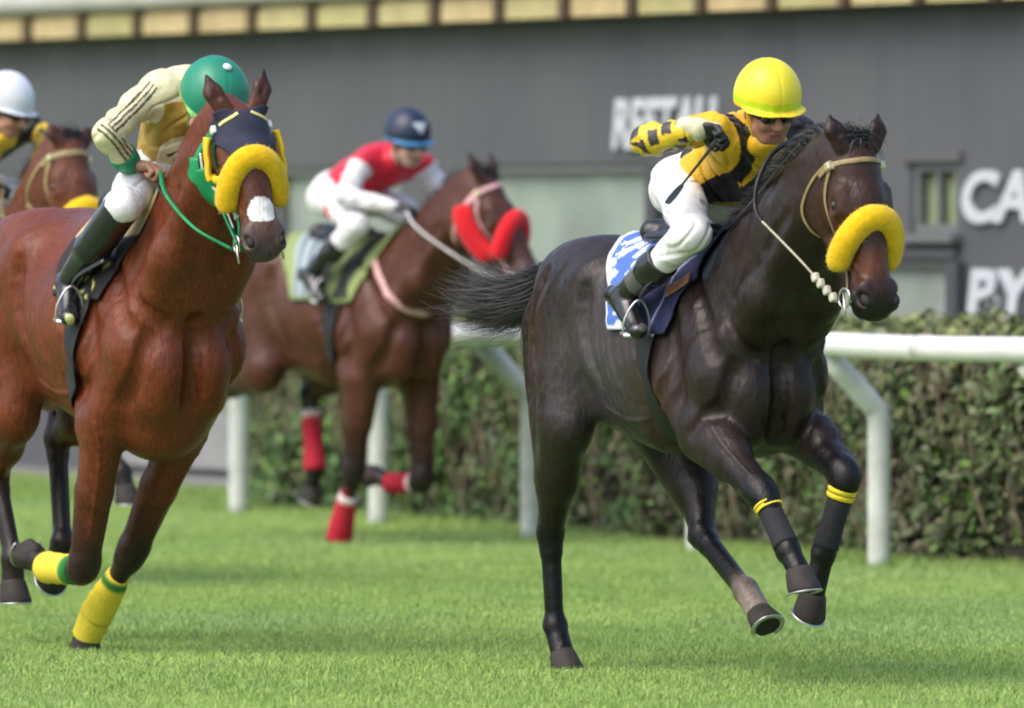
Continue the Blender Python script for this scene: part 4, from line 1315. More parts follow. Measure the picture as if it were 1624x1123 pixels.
for key, t0, t1 in (('RF', .12, .24), ('LF', .12, .26)):
    j = np.array(H2[key]['j'][0]); k = np.array(H2[key]['j'][1])
    wrap(c, j + (k - j) * (t0 + .03), j + (k - j) * (t1 + .03), .053, .050, m_bd, 'leg_tape', cols=lambda V, t: np.where((abs(t - .5) < .09)[:, None], np.array([.25, .2, .02]), np.array([.86, .68, .03])))
    wrap(c, j + (k - j) * (t1 + .04), j + (k - j) * .92, .045, [.043, .043, .047], m_bd, 'leg_wrap', cols=const((.016, .016, .022)))

# --- red bay horse on the left
c = H1
noseroll(c, m_yfl, x=.345, R=.077, r=.045, tilt=-.115)
def head_patch(c, name, m, prof, na=40, nb=50, lift=.006, th=.004):
    g = np.zeros((na, nb, 3))
    for i, t in enumerate(np.linspace(0, 1, na)):
        x = np.interp(t, [0, 1], [prof[0][0], prof[-1][0]])
        w = np.interp(x, [p[0] for p in prof], [p[1] for p in prof])
        for j, k in enumerate(np.linspace(-1, 1, nb)):
            a = math.radians(k * w)
            g[i, j] = (x, .11 * math.sin(a), -.01 + .11 * math.cos(a))
    return patch(name, hp(c, g.reshape(-1, 3)).reshape(na, nb, 3), m, c['B'], c['root'], lift=lift, th=th)
m_navy = mat('navy_hood', (.022, .026, .055), .8, var=.25, scale=20, bump=.4, bscale=120)
head_patch(c, 'hood', m_navy, [(.01, 88), (.10, 86), (.15, 58), (.19, 44), (.25, 36)])
for s in (-1, 1):
    cup = strap('blinker_strap', hp(c, [(.085, s * .10, .0), (.13, s * .11, -.015), (.18, s * .115, -.03), (.245, s * .105, -.045)]), .052, mat('yellow_vinyl', (.86, .56, .015), .5), c['B'], c['root'], lift=.030, th=.012)
    strap('blinker_tab', hp(c, [(.235, s * .10, -.05), (.262, s * .095, -.015), (.275, s * .08, .02)]), .030, mat('yellow_vinyl', (.86, .56, .015), .5), c['B'], cup, lift=.014, th=.010)
    strap('ear_trim', hp(c, [(.03, s * .025, .10), (.045, s * .05, .09), (.06, s * .085, .05)]), .014, mat('pale_yellow_tape', (.75, .68, .25), .6), c['B'], c['root'], lift=.012)
g_ = bridle(c, m_grn, buckle=mat('white_buckle', (.7, .72, .7), .4), w=.032)
strap('chin_pad', hp(c, [(.14, -.095, -.12), (.28, -.09, -.15), (.40, -.075, -.14), (.53, -.062, -.10)]), .070, m_grn, c['B'], c['root'], lift=.014, th=.008)
strap('halter_strap', hp(c, [(.10, -.10, -.13), (.20, -.09, -.17), (.33, -.06, -.17), (.48, -.05, -.13)]), .045, m_grn, c['B'], c['root'], lift=.006)
strap('halter_edge', hp(c, [(.10, -.105, -.09), (.20, -.105, -.12), (.33, -.095, -.10), (.44, -.075, -.09)]), .010, mat('white_buckle', (.7, .72, .7), .4), c['B'], c['root'], lift=.014)
rein(c, (.80, -.11, 1.83), m_grn, -1, sag=.03, r=.010, mid=[(1.22, -.15, 1.62), (.98, -.16, 1.74)])
rein(c, (.78, .05, 1.86), m_grn, 1, sag=.03, r=.010, mid=[(1.26, .18, 1.62), (1.0, .18, 1.76)])
def cl1(V, na, nb):
    i = np.tile(np.repeat(np.arange(na), nb) / (na - 1), 2)[:len(V)]
    j = np.tile(np.tile(np.linspace(-1, 1, nb), na), 2)[:len(V)]
    C = np.tile(np.array([.55, .42, .20]), (len(V), 1))
    C = np.where((abs(j) > .50)[:, None], np.array([.016, .016, .018]), C)
    w = wob(V, 45, 9)
    C = np.where(((abs(j) > .66) & (w > .42))[:, None], np.array([.62, .60, .20]), C)
    return C
patch('saddle_cloth', cloth_grid(.10, .80, 0, 1.36, 80, 100, u0b=.20, u1b=.54), m_cl, c['B'], c['root'], lift=.012, cols=cl1, wr=lambda P: .005 * wob(P, 22, 61))
saddle(c, u=.36)
girth(c, .40, m_vin, w=.125, ztop=1.30, lean=-.12)
GY = np.array([.84, .66, .05])
def wy(V, t): return np.where((t < .10)[:, None], np.array([.03, .25, .05]), np.where(((t > .12) & (t < .15))[:, None], np.array([.8, .85, .7]), GY))
def wg(V, t): return np.where(((t < .20) & (t > .04))[:, None], np.array([.04, .22, .04]), GY)
J = [np.array(p) for p in H1['RF']['j']]
wrap(c, J[0] + (J[1] - J[0]) * .30, J[1] + (J[2] - J[1]) * .25, .054, [.054, .055, .058], m_bd, cols=wy)
J = [np.array(p) for p in H1['LF']['j']]
wrap(c, J[0] + (J[1] - J[0]) * .38, J[1] + (J[2] - J[1]) * .15, .046, [.046, .054, .060, .062], m_bd, cols=wg)
wrap(c, J[1] + (J[2] - J[1]) * .05, J[2] + (J[3] - J[2]) * .2, .061, [.061, .058, .054], m_bd, cols=const(GY))

# --- brown bay horse behind
c = H3
noseroll(c, m_rfl, x=.370, R=.080, r=.046, tilt=-.11)
br_ = bridle(c, m_pnk, w=.024)
for s in (-1, 1):
    pts = hp(c, [(.07, s * .105, -.07), (.17, s * .112, -.095), (.28, s * .098, -.10), (.38, s * .082, -.09)])
    V, F = tube_vf(spline(pts, 26), np.interp(np.linspace(0, 1, 26), [0, .1, .9, 1], [.035, .058, .055, .035]), 20, .65, np.tile(c['HF'][1], (26, 1)))
    mesh_np('cheek_fleece', V + (.002 * wob(V, 90, 7))[:, None], F, m_rfl, c['root'])
rein(c, (.78, -.10, 1.73), mat('white_webbing', (.72, .70, .68), .5), -1, r=.010, mid=[(1.20, -.15, 1.52), (.99, -.19, 1.64)])
rein(c, (.80, .10, 1.74), m_pnk, 1, r=.010)
B_ = c['B']
strap('breast_strap', [(.52, -.24, 1.62), (.62, -.25, 1.48), (.74, -.23, 1.32), (.86, -.10, 1.20), (.90, 0, 1.14)], .035, m_pnk, B_, c['root'], lift=.01, n=50)
LM = np.array([.26, .33, .12])
def cl3(V, na, nb):
    i = np.tile(np.repeat(np.arange(na), nb) / (na - 1), 2)[:len(V)]
    j = np.tile(np.tile(np.linspace(-1, 1, nb), na), 2)[:len(V)]
    C = np.tile(np.array([.36, .42, .44]), (len(V), 1))
    C = np.where((np.sin(i * 52) > .35)[:, None], np.array([.12, .17, .22]), C)
    C = np.where((i < .10)[:, None], LM, C)
    C = np.where((i > .50)[:, None], np.array([.03, .035, .03]), C)
    C = np.where((((i > .60) & (i < .72)) | (i > .88))[:, None], LM, C)
    C = np.where((abs(j) > .97)[:, None], LM * .8, C)
    return C
patch('saddle_cloth', cloth_grid(-.34, .70, 0, 1.42, 80, 90, u0b=.02, u1b=.52), m_cl, B_, c['root'], lift=.012, cols=cl3, wr=lambda P: .005 * wob(P, 22, 62))
saddle(c, u=.12)
girth(c, .38, m_vin, w=.10, ztop=1.28, lean=-.08)
RD, PW = np.array([.50, .010, .035]), np.array([.75, .62, .62])
def wr_(V, t): return np.where((t < .13)[:, None], PW, RD)
J = [np.array(p) for p in H3['RF']['j']]
wrap(c, J[0] + (J[1] - J[0]) * .22, J[0] + (J[1] - J[0]) * .50, .040, .040, m_bd, cols=const(RD * .5))
wrap(c, J[0] + (J[1] - J[0]) * .52, J[2] + (J[3] - J[2]) * .8, .050, [.050, .056, .066, .07], m_bd, cols=wr_)
J = [np.array(p) for p in H3['LF']['j']]
wrap(c, J[0] + (J[1] - J[0]) * .25, J[1] + (J[2] - J[1]) * .2, .052, .056, m_bd, cols=wr_)
J = [np.array(p) for p in H3['LH']['j']]
wrap(c, J[1] + (J[2] - J[1]) * .22, J[2] + (J[3] - J[2]) * .1, .050, [.050, .050, .062], m_bd, cols=wr_)

# --- horse at the left edge
c = H4
bridle(c, m_tan, w=.03)
noseroll(c, m_yfl, x=.42, R=.076, r=.050, tilt=-.09)
patch('saddle_cloth', cloth_grid(-.2, .55, 0, 1.3, 40, 50), mat('black_cloth', (.02, .02, .02), .8), c['B'], c['root'], lift=.012)
rein(c, (.66, -.05, 1.86), m_tan, -1, mid=[(1.2, -.14, 1.58), (.95, -.2, 1.66)], r=.008)

# ================================================================ RIDERS
def hand_prims(B, w, d, nrm, s, curl=65, col=(.4, .25, .2), sc=1.0, k=.006, spread=1.0):
    """palm and five fingers closing towards nrm; s = side the thumb leaves"""
    d = unit(d); n = unit(np.asarray(nrm, float) - d * (np.asarray(nrm, float) @ d)); l = np.cross(n, d) * s
    pc = w + d * .045 * sc
    B.el(pc, (.046 * sc, .040 * sc, .019 * sc), k=.010, axes=(d, l, n), col=col)
    B.rc(w, w + d * .03 * sc, .024 * sc, .026 * sc, k=.01, n=n, sq=.75, col=col)
    for i, (o, L, b) in enumerate(((.030, .074, 0), (.010, .082, .004), (-.010, .076, .002), (-.029, .060, -.006))):
        p = pc + l * o * sc * spread + d * (.034 + b) * sc
        ang = math.radians(curl * .45 + i * 5); a = ang
        for q, f in enumerate((.46, .31, .25)):
            e = p + (d * math.cos(a) + n * math.sin(a)) * L * f * sc
            B.rc(p, e, (.0105 - .0012 * q) * sc, (.0095 - .0012 * q) * sc, k=k * .6, col=col)
            p = e; a += math.radians(curl * (.95 + .04 * i))
    t0 = pc - d * .02 * sc + l * .030 * sc
    t1 = t0 + (l * .55 + d * .7 + n * .5) * .034 * sc; t2 = t1 + (d * .75 + n * .75 - l * .35) * .030 * sc; t3 = t2 + (d * .3 + n * .6 - l * .7) * .02 * sc
    B.rc(t0, t1, .0145 * sc, .012 * sc, k=.008, col=col); B.rc(t1, t2, .0115 * sc, .0105 * sc, k=.004, col=col); B.rc(t2, t3, .0105 * sc, .008 * sc, k=.004, col=col)
    return pc + n * .03 * sc + d * .035 * sc

def seg_t(V, a, b):
    a, b = np.asarray(a, float), np.asarray(b, float); d = b - a
    t = np.clip(((V - a) @ d) / (d @ d), 0, 1)
    return t, np.linalg.norm(V - a - t[:, None] * d, axis=1)

m_skin = mat('skin', (0, 0, 0), .5, attr=True, var=.06, scale=60, bump=.15, bscale=200, sub=.08)
m_silk = mat('racing_silk', (0, 0, 0), .45, attr=True, var=.07, scale=30, bump=.8, bscale=28, bdist=.010, sheen=.1)
m_brch = mat('breeches_cloth', (0, 0, 0), .6, attr=True, var=.05, scale=30, bump=.6, bscale=26, bdist=.008)
m_boot = mat('riding_boot', (0, 0, 0), .22, attr=True, var=.15, scale=30, bump=.2, bscale=30, bdist=.004, coat=.5)
m_helm = mat('helmet_cover', (0, 0, 0), .42, attr=True, var=.03, scale=15, bump=.15, bscale=25, bdist=.004, coat=.08)
m_lens = mat('goggle_lens', (.015, .014, .018), .08, var=0, bump=0, spec=.9)

def make_rider(c, r):
    root = empty('person', tuple(np.array([c['O'][0], c['O'][1], 0]) + np.array([
        .2 * math.cos(math.radians(c['th'])), -.2 * math.sin(math.radians(c['th'])), 1.62])), -math.radians(c['th']))
    off = (-.2, 0, -1.62)
    if c.get('scale'): pass
    tag(root, r['label'], 'jockey', 'jockeys riding the racehorses')
    J = {k: np.array(v, float) for k, v in r['J'].items()}
    sk = r.get('skin', (.46, .25, .17))
    vox = r.get('vox', .005)
    sp = unit(J['chest'] - J['pelvis']); lat = unit(J['shL'] - J['shR']); bkn = unit(np.cross(sp, lat))   # towards the back or belly
    # head frame: x out of the face, y to the person's left, z through the crown
    yaw, pit, rol = [math.radians(a) for a in r['head']]
    X = np.array([math.cos(pit) * math.cos(yaw), math.cos(pit) * math.sin(yaw), -math.sin(pit)])
    Yh = unit(np.array([-math.sin(yaw), math.cos(yaw), 0])); Z = np.cross(X, Yh)
    Yh, Z = Yh * math.cos(rol) + Z * math.sin(rol), Z * math.cos(rol) - Yh * math.sin(rol)
    hf = (J['head'], np.array([X, Yh, Z]))
    # ---- body: one continuous skin
    B = Body(k=.02, col=sk)
    B.rc(J['pelvis'], (J['pelvis'] + J['chest']) / 2, .115, .105, n=bkn, sq=.75)
    B.rc((J['pelvis'] + J['chest']) / 2, J['chest'], .105, .125, n=bkn, sq=.75)
    B.rc(J['chest'] - lat * .10 + sp * .05, J['chest'] + lat * .10 + sp * .05, .07, .07)
    B.rc(J['chest'] + sp * .10, J['head'] - Z * .06 - X * .02, .055, .048, k=.03)
    Hd = Body(k=.012, col=sk, frame=hf); Hd.P = B.P
    Hd.el((-.010, 0, .03), (.095, .075, .100)); Hd.el((.028, 0, -.028), (.066, .058, .085), k=.02)
    Hd.el((.050, 0, -.090), (.036, .034, .026), k=.02)
    Hd.el((.100, -.031, -.002), (.018, .019, .012), k=.01, sub=True); Hd.el((.100, .031, -.002), (.018, .019, .012), k=.01, sub=True)
    Hd.rc((.086, 0, .005), (.110, 0, -.034), .010, .0155, k=.010)
    for s in (-1, 1):
        Hd.el((.102, s * .013, -.038), (.010, .008, .008), k=.006)
        Hd.rc((.086, s * .015, .022), (.074, s * .045, .016), .011, .010, k=.012)
        Hd.el((.072, s * .040, -.035), (.022, .020, .020), k=.018)
        Hd.el((-.005, s * .078, -.012), (.016, .008, .030), k=.006)
        Hd.rc((.035, s * .048, -.06), (.055, s * .028, -.09), .024, .02, k=.02)
        Hd.el((.083, s * .031, -.003), (.012, .013, .012), k=.003, col=(.5, .45, .42))
    lip = (.36, .13, .11)
    Hd.rc((.084, -.020, -.066), (.084, .020, -.066), .0075, k=.005, col=lip); Hd.el((.092, 0, -.064), (.008, .016, .006), k=.004, col=lip)
    Hd.rc((.082, -.017, -.078), (.082, .017, -.078), .008, k=.005, col=lip)
    Hd.el((.095, 0, -.0715), (.010, .024, .0018), k=.002, sub=True)
    gcol = r.get('glove', sk)
    grip = {}
    for S, s in (('R', -1), ('L', 1)):
        sh, el, wr, hp_, kn, an, toe = [J[k + S] for k in ('sh', 'el', 'wr', 'hip', 'kn', 'an', 'toe')]
        B.rc(sh, el, .045, .038, k=.03); B.rc(el, wr, .038, .026, k=.01)
        fd = J.get('hd' + S, None); fd = unit(wr - el) if fd is None else fd
        gc = gcol if not isinstance(gcol, dict) else gcol[S]
        grip[S] = hand_prims(B, wr + fd * .01, fd, J.get('hn' + S, np.array([0, -s * .6, -.7])), r.get('thumb', {}).get(S, -1), r.get('curl', {}).get(S, 78), gc, r.get('hsc', 1.06))
        B.rc(hp_, kn, .075, .055, k=.03); B.rc(kn, an, .052, .034, k=.01)
        B.rc(an, toe, .034, .028, k=.01)
    body_obj('body', B, vox, m_skin, root, off, r.get('bpaint'), tau=.003, sm=1)
    # eyebrows under the helmet rim, hair at the nape
    # ---- shirt
    S_ = Body(k=.035, col=(.8, .8, .8))
    S_.rc(J['pelvis'] + sp * .07, (J['pelvis'] + J['chest']) / 2, .135, .135, n=bkn, sq=.80)
    S_.rc((J['pelvis'] + J['chest']) / 2, J['chest'], .135, .150, n=bkn, sq=.80)
    S_.rc(J['chest'] - lat * .10 + sp * .05, J['chest'] + lat * .10 + sp * .05, .088, .088)
    S_.rc(J['chest'] + sp * .08, J['chest'] * .45 + (J['head'] - Z * .06) * .55, .08, .062, k=.03)
    for S, s in (('R', -1), ('L', 1)):
        sh, el, wr = J['sh' + S], J['el' + S], J['wr' + S]
        S_.rc(J['chest'] + sp * .05 + lat * s * .09, sh, .072, .062, k=.03)
        S_.rc(sh, el, .058, .052, k=.02)
        S_.rc(el, el * .25 + wr * .75, .052, .041, k=.02); S_.rc(el * .25 + wr * .75, wr, .042, .032, k=.012)
    for a_, b_, r_ in r.get('belly', []): S_.rc(a_, b_, r_, k=.04)
    def wrinkle(V):
        fold = np.abs(wob(V * np.array([1, 1, .6]), 20, r['seed']))
        w = .001 - .008 * np.exp(-(fold / .07) ** 2) + .003 * wob(V, 14, r['seed'] + 2) + .0022 * wob(V * np.array([1, 1, .5]), 60, r['seed'] + 1)
        for S in 'RL':
            for a, b in (('sh', 'el'), ('el', 'wr')):
                t, dd = seg_t(V, J[a + S], J[b + S])
                w = w + np.where(dd < .09, .003 * np.sin(t * 17 + 3 * wob(V, 12, 5)), 0)
        return w
    body_obj('silk_shirt', S_, vox, m_silk, root, off, lambda V, C: r['shirt'](V, C, J), wrinkle=wrinkle, sm=2)
    # ---- breeches
    P = Body(k=.035, col=(.8, .8, .82))
    P.rc(J['pelvis'] - sp * .02, J['pelvis'] + sp * .09, .135, .120, n=bkn, sq=.85)
    for S, s in (('R', -1), ('L', 1)):
        hip, kn, an = J['hip' + S], J['kn' + S], J['an' + S]
        P.el(hip - sp * .04, (.100, .08, .098), k=.04)
        P.rc(hip, hip * .5 + kn * .5, .088, .074, k=.04); P.rc(hip * .5 + kn * .5, kn, .074, .060, k=.03)
        P.rc(kn, kn * .55 + an * .45, .064, .052, k=.025)
    def wrp(V):
        fold = np.abs(wob(V, 17, r['seed'] + 5))
        w = .002 - .008 * np.exp(-(fold / .08) ** 2) + .003 * wob(V, 20, r['seed'] + 3) + .002 * wob(V, 42, r['seed'] + 4)
        for S in 'RL':
            t, dd = seg_t(V, J['kn' + S], J['hip' + S])
            w = w + np.where(t < .3, .003 * np.sin(t * 70 + 2 * wob(V, 9, 2)) * (1 - t / .3), 0)
        return w
    bp = r.get('breech')
    body_obj('breeches', P, vox, m_brch, root, off, (lambda V, C: bp(V, C, J)) if bp else None, wrinkle=wrp, sm=2)
    # ---- boots
    for S, s in (('R', -1), ('L', 1)):
        kn, an, toe = J['kn' + S], J['an' + S], J['toe' + S]
        bc = r.get('boot', (.013, .013, .015))
        T = Body(k=.02, col=bc)
        top = kn * (1 - r.get('boot_top', .30)) + an * r.get('boot_top', .30)
        br_w = r.get('bw', .058)
        T.rc(top, kn * .45 + an * .55, br_w * 1.05, br_w); T.rc(kn * .45 + an * .55, an, br_w, .042)
        fd = unit(toe - an); heel = an - fd * .035 + unit(an - kn) * .035
        T.rc(an, heel, .042, .034); T.rc(heel, toe - (0, 0, .005), .034, .034, n=unit(an - kn), sq=.8)
        T.rc(an + fd * .02, toe + fd * .03, .040, .030); T.el(toe + fd * .03, (.040, .034, .026), k=.02)
        T.cut(top, unit(kn - an))
        body_obj('boot', T, vox, m_boot, root, off, (lambda V, C: r['bootpaint'](V, C, kn, an)) if r.get('bootpaint') else None, wrinkle=lambda V: .002 * wob(V, 28, 8), sm=1)
    # ---- helmet and goggles
    K = Body(k=.012, col=r['helmet'], frame=hf)
    hS = r.get('hS', 1.0)
    K.el((-.012, 0, .050), (.133 * hS, .117 * hS, .130 * hS)); K.el((-.02, 0, .02), (.122 * hS, .110 * hS, .105 * hS))
    K.cut((0, 0, .012), (.12, 0, -1))
    K.rc((.06, -.055, .018), (.06, .055, .018), .062, .062, k=.015, n=(0, 0, 1), sq=.16)
    K.rc((.085, -.035, .016), (.085, .035, .016), .055, .055, k=.012, n=(0, 0, 1), sq=.16)
    def hpaint(V, C):
        L = (V - hf[0]) @ hf[1].T
        seam = np.minimum(abs(L[:, 1]), 9)
        C = np.array(r['helmet'])[None] * np.ones((len(V), 1))
        if r.get('band') is not None:
            b = (L[:, 2] < .055) & (L[:, 2] > .026) ; C[b] = r['band']
        if r.get('rim') is not None:
            b = L[:, 2] < .028; C[b] = r['rim']
        if r.get('badge') is not None: C = r['badge'](L, C)
        return C
    def hw(V):
        L = (V - hf[0]) @ hf[1].T
        return -.0018 * np.exp(-(L[:, 1] / .004) ** 2) + .0018 * wob(V, 25, 4) + .0008 * np.sin(L[:, 1] * 160) * np.exp(-((L[:, 2] - .03) / .02) ** 2)
    body_obj('helmet', K, .0045, m_helm, root, off, hpaint, wrinkle=hw, sm=1)
    if r.get('button'):
        p = hf[0] + np.array([.0, 0, .050 + .130 * hS + .002]) @ hf[1]
        V, F = (lambda E: E.mesh(.003))((lambda E: (E.el(p, (.018, .018, .010), axes=hf[1]), E)[1])(Body()))
        mesh_np('helmet_button', V, F, mat('button_white', (.75, .76, .75), .4), root, off)
    G = Body(k=.008, col=(.02, .02, .02), frame=hf)
    gl = r.get('goggles', 1)
    for s in (-1, 1):
        G.el((.092, s * .033, -.006), (.014, .031, .018), k=.006)
    G.rc((.098, -.01, -.001), (.098, .01, -.001), .006, k=.006)
    V, F = G.mesh(.0035); mesh_np('goggles', V, F, m_lens, root, off)
    for s in (-1, 1):
        pts = [(.085, s * .058, -.004), (.04, s * .078, 0), (-.04, s * .084, .006), (-.095, s * .03, .01)]
        P_ = hf[0] + spline(pts, 14) @ hf[1]
        V, F = tube_vf(P_, .009, 8, .3, P_ - hf[0]); mesh_np('goggle_band', V, F, mat('elastic_black', (.02, .02, .02), .7), root, off)
        pts = [(.01, s * .082, .03), (.015, s * .080, -.03), (.03, s * .062, -.085), (.045, s * .02, -.118)]
        P_ = hf[0] + spline(pts, 16) @ hf[1]
        V, F = tube_vf(P_, .008, 8, .35, P_ - hf[0]); mesh_np('chin_strap', V, F, mat('strap_' + r['key'], r.get('strapc', (.02, .02, .02)), .6), root, off)
    if r.get('scarf'):
        Q = Body(k=.02, col=r['scarf'], frame=hf)
        Q.rc((.02, -.03, -.125), (.02, .03, -.125), .045); Q.rc((.03, 0, -.12), (.035, 0, -.16), .05, .02)
        body_obj('neck_scarf', Q, .006, m_silk, root, off, wrinkle=lambda V: .003 * wob(V, 40, 3))
    # stirrups
    for S, s in (('R', -1), ('L', 1)):
        an, toe = J['an' + S], J['toe' + S]
        fd = unit(toe - an)
        stirrup(c, toe - np.array([0, 0, .034]), m_blk, s, topu=J['knR'][0] - .12, topz=1.50, fl=(1, 0, -.25))
    return grip, J, root

def stick(label, a, b, tipc=(.05, .06, .09)):
    """whip: grip, shaft and a flat leather flap"""
    a, b = np.array(a, float), np.array(b, float)
    root = empty('whip', tuple(a)); tag(root, label, 'whip')
    d = b - a
    V, F = tube_vf(np.array([d * t for t in np.linspace(-.10, .12, 8)]), .011, 12); mesh_np('grip', V, F, mat('whip_grip', (.03, .03, .032), .7), root)
    V, F = tube_vf(np.array([d * t for t in np.linspace(.12, .72, 12)]), np.linspace(.0062, .0042, 12), 10); mesh_np('shaft', V, F, mat('whip_shaft', (.05, .05, .055), .4), root)
    V, F = tube_vf(np.array([d * t for t in np.linspace(.70, 1.0, 8)]), np.array([.008, .012, .014, .015, .016, .016, .015, .012]), 10, .35); mesh_np('flap', V, F, mat('whip_flap', tipc, .5), root)

def to_world(c, p):
    t = math.radians(c['th']); p = np.asarray(p, float)
    return np.array([c['O'][0] + p[0] * math.cos(t) + p[1] * math.sin(t), c['O'][1] - p[0] * math.sin(t) + p[1] * math.cos(t), p[2]])

def mirror(J, keys=('hip', 'kn', 'an', 'toe')):
    for k in keys:
        if k + 'L' not in J:
            v = J[k + 'R']; J[k + 'L'] = (v[0], -v[1], v[2])
    return J

# ---- silks
def silk_yellow(V, C, J):
    Yc, K = np.array([.86, .50, .02]), np.array([.013, .013, .014])
    C = np.tile(Yc, (len(V), 1))
    sp = unit(J['chest'] - J['pelvis']); lat = unit(J['shL'] - J['shR'])
    l = (V - J['chest']) @ lat; h = (V - J['pelvis']) @ sp; H = np.linalg.norm(J['chest'] - J['pelvis'])
    z = V[:, 2]
    # black V: straps from both shoulders meeting low on the chest, black waist hoop
    zb = z - 1.76
    inner = np.clip(zb, 0, 1) * .34
    al = abs(l + .01)
    band = (al > inner) & (al < inner + .058) & (zb > -.05)
    C[band] = K
    C[(l > .10) & (zb > 0)] = K
    red = (l > .05) & (l < .12) & (zb > .05) & (zb < .12); C[red] = np.array([.16, .01, .02])
    C[(h < .10)] = K
    C[(h < .05)] = Yc * .9
    for S in 'RL':
        for a, b, o in (('sh', 'el', 0), ('el', 'wr', 1)):
            t, dd = seg_t(V, J[a + S], J[b + S])
            on = (dd < .078) & ((t > .40) if o == 0 else (t > .0))
            ax = unit(J[b + S] - J[a + S]); e1 = unit(np.cross(ax, (0, 0, 1))); e2 = np.cross(ax, e1)
            q = V - J[a + S]; ang = np.arctan2(q @ e2, q @ e1)
            L = np.linalg.norm(J[b + S] - J[a + S])
            row = np.floor((t * L + o * .03) / .052)
            chk = ((np.floor(ang / (2 * math.pi) * 5 + row * .5) % 2) == 0) & ((t * L + o * .03) / .052 - row > .28)
            C[on] = Yc * np.array([1.0, 1.15, 1.6])
            C[on & chk] = K * 3
    return C

R2 = dict(key='yellow', seed=101, label='jockey in yellow helmet and yellow and black silks raising a whip on the right',
    J=mirror(dict(pelvis=(.19, .0, 1.79), chest=(.54, .0, 1.91), shR=(.66, -.185, 1.965), shL=(.60, .185, 1.955), head=(.72, 0, 2.038),
           elR=(.62, -.43, 1.925), wrR=(.78, -.32, 1.965), hdR=(.45, .55, -.12), hnR=(.5, -.4, -.75),
           elL=(.66, .30, 1.86), wrL=(.88, .16, 1.93), hdL=(.85, -.4, .0), hnL=(-.2, -.3, -1),
           hipR=(.25, -.115, 1.775), knR=(.63, -.25, 1.60), anR=(.25, -.335, 1.375), toeR=(.37, -.345, 1.275), hipL=(.25, .115, 1.72), knL=(.58, .29, 1.53), anL=(.25, .335, 1.375), toeL=(.37, .345, 1.275))),
    belly=[((.34, .04, 1.80), (.50, .08, 1.80), .105)], head=(-4, 20, 3), helmet=(.85, .72, .03), band=(.55, .72, .02), rim=(.88, .68, .03), strapc=(.75, .48, .03), scarf=(.80, .46, .02),
    glove={'R': (.015, .016, .018), 'L': (.02, .02, .02)}, skin=(.42, .21, .145), shirt=silk_yellow, curl={'R': 80, 'L': 75}, boot_top=.42, bw=.062,
    bootpaint=lambda V, C, kn, an: np.where(((seg_t(V, kn, an)[0] > .66) & (seg_t(V, kn, an)[0] < .80))[:, None], np.array([.10, .10, .10]), C))
g2, J2, root2 = make_rider(H2, R2)
# pale cuff of the raised glove
cf = Body(k=.01, col=(.66, .64, .42))
w_, d_ = J2['wrR'], unit(J2['hdR'])
cf.rc(w_ - d_ * .035, w_ + d_ * .012, .036, .040); cf.rc(w_ + d_ * .01 + np.array([0, 0, .022]), w_ + d_ * .075 + np.array([0, 0, .018]), .026, .022, n=(0, 0, 1), sq=.6)
body_obj('glove_cuff', cf, .005, m_silk, root2, (-.2, 0, -1.62), wrinkle=lambda V: .003 * wob(V, 50, 6))
ga = to_world(H2, g2['R']); gb = to_world(H2, (.60, -.335, 1.705))
stick('thin dark whip with a flat tip in the raised glove of the yellow helmeted jockey', ga, gb, (.09, .11, .2))

def silk_cream(V, C, J):
    Cc, D_ = np.array([.72, .66, .42]), np.array([.05, .045, .03])
    C = np.tile(Cc, (len(V), 1))
    fr = (V - J['chest']) @ np.array([.35, 0, -1.0])
    front = (fr > .03)
    C[front] = np.array([.42, .27, .05])
    for S in 'RL':
        cd_ = np.array([.906, -.423, .25])
        segs = [(J['sh' + S], J['el' + S]), (J['el' + S], J['wr' + S])]
        D = [seg_t(V, a, b)[1] for a, b in segs]
        for n_, (a, b) in enumerate(segs):
            on = (D[n_] < .10) & (D[n_] <= D[1 - n_])
            ax = unit(b - a); e1 = unit(cd_ - ax * (ax @ cd_)); e2 = np.cross(ax, e1)
            q = V - a; x = q @ e2
            C[on] = Cc
            for cc in (-.026, -.008, .012):
                C[on & (abs(x - cc) < .0042) & (q @ e1 > -.01)] = D_
    return C
R1 = dict(key='green', seed=201, label='jockey in green helmet and cream striped silks bent low on the left',
    J=mirror(dict(pelvis=(.55, .03, 1.85), chest=(.68, .03, 2.075), shR=(.72, -.16, 2.085), shL=(.68, .19, 2.06), head=(.90, .05, 2.075),
           elR=(.80, -.325, 1.965), wrR=(.70, -.19, 1.855), hdR=(.6, .55, -.05), hnR=(.3, .2, -.9),
           elL=(.60, .27, 1.90), wrL=(.68, .03, 1.885), hdL=(.9, -.2, -.05), hnL=(0, -.3, -1),
           hipR=(.56, -.07, 1.82), knR=(.77, -.25, 1.70), anR=(.33, -.29, 1.415), toeR=(.42, -.325, 1.305))),
    head=(-6, 42, -8), helmet=(.012, .24, .14), rim=(.18, .48, .10), strapc=(.02, .3, .12), button=True, hS=1.09,
    skin=(.52, .27, .19), shirt=silk_cream, curl={'R': 72, 'L': 75}, boot_top=-.01, bw=.067, boot=(.012, .014, .02),
    bootpaint=lambda V, C, kn, an: np.where(((seg_t(V, kn, an)[0] > .72) & (wob(V, 30, 77) > .55))[:, None], np.array([.55, .58, .25]), C))
g1, J1, root1 = make_rider(H1, R1)
for S in 'RL':
    w_, d_ = J1['wr' + S], unit(J1['wr' + S] - J1['el' + S])
    V, F = tube_vf(np.array([w_ - d_ * t for t in np.linspace(.075, -.005, 8)]), np.array([.052, .055, .053, .054, .052, .051, .046, .040]), 18)
    mesh_np('cuff', V, F, mat('green_cuff', (.01, .26, .13), .5), root1, (-.2, 0, -1.62))
ga = to_world(H1, g1['R'])
stick('short black whip in the bare hand of the green helmeted jockey', ga, ga + np.array([.075, -.05, -.15]), (.02, .02, .025))

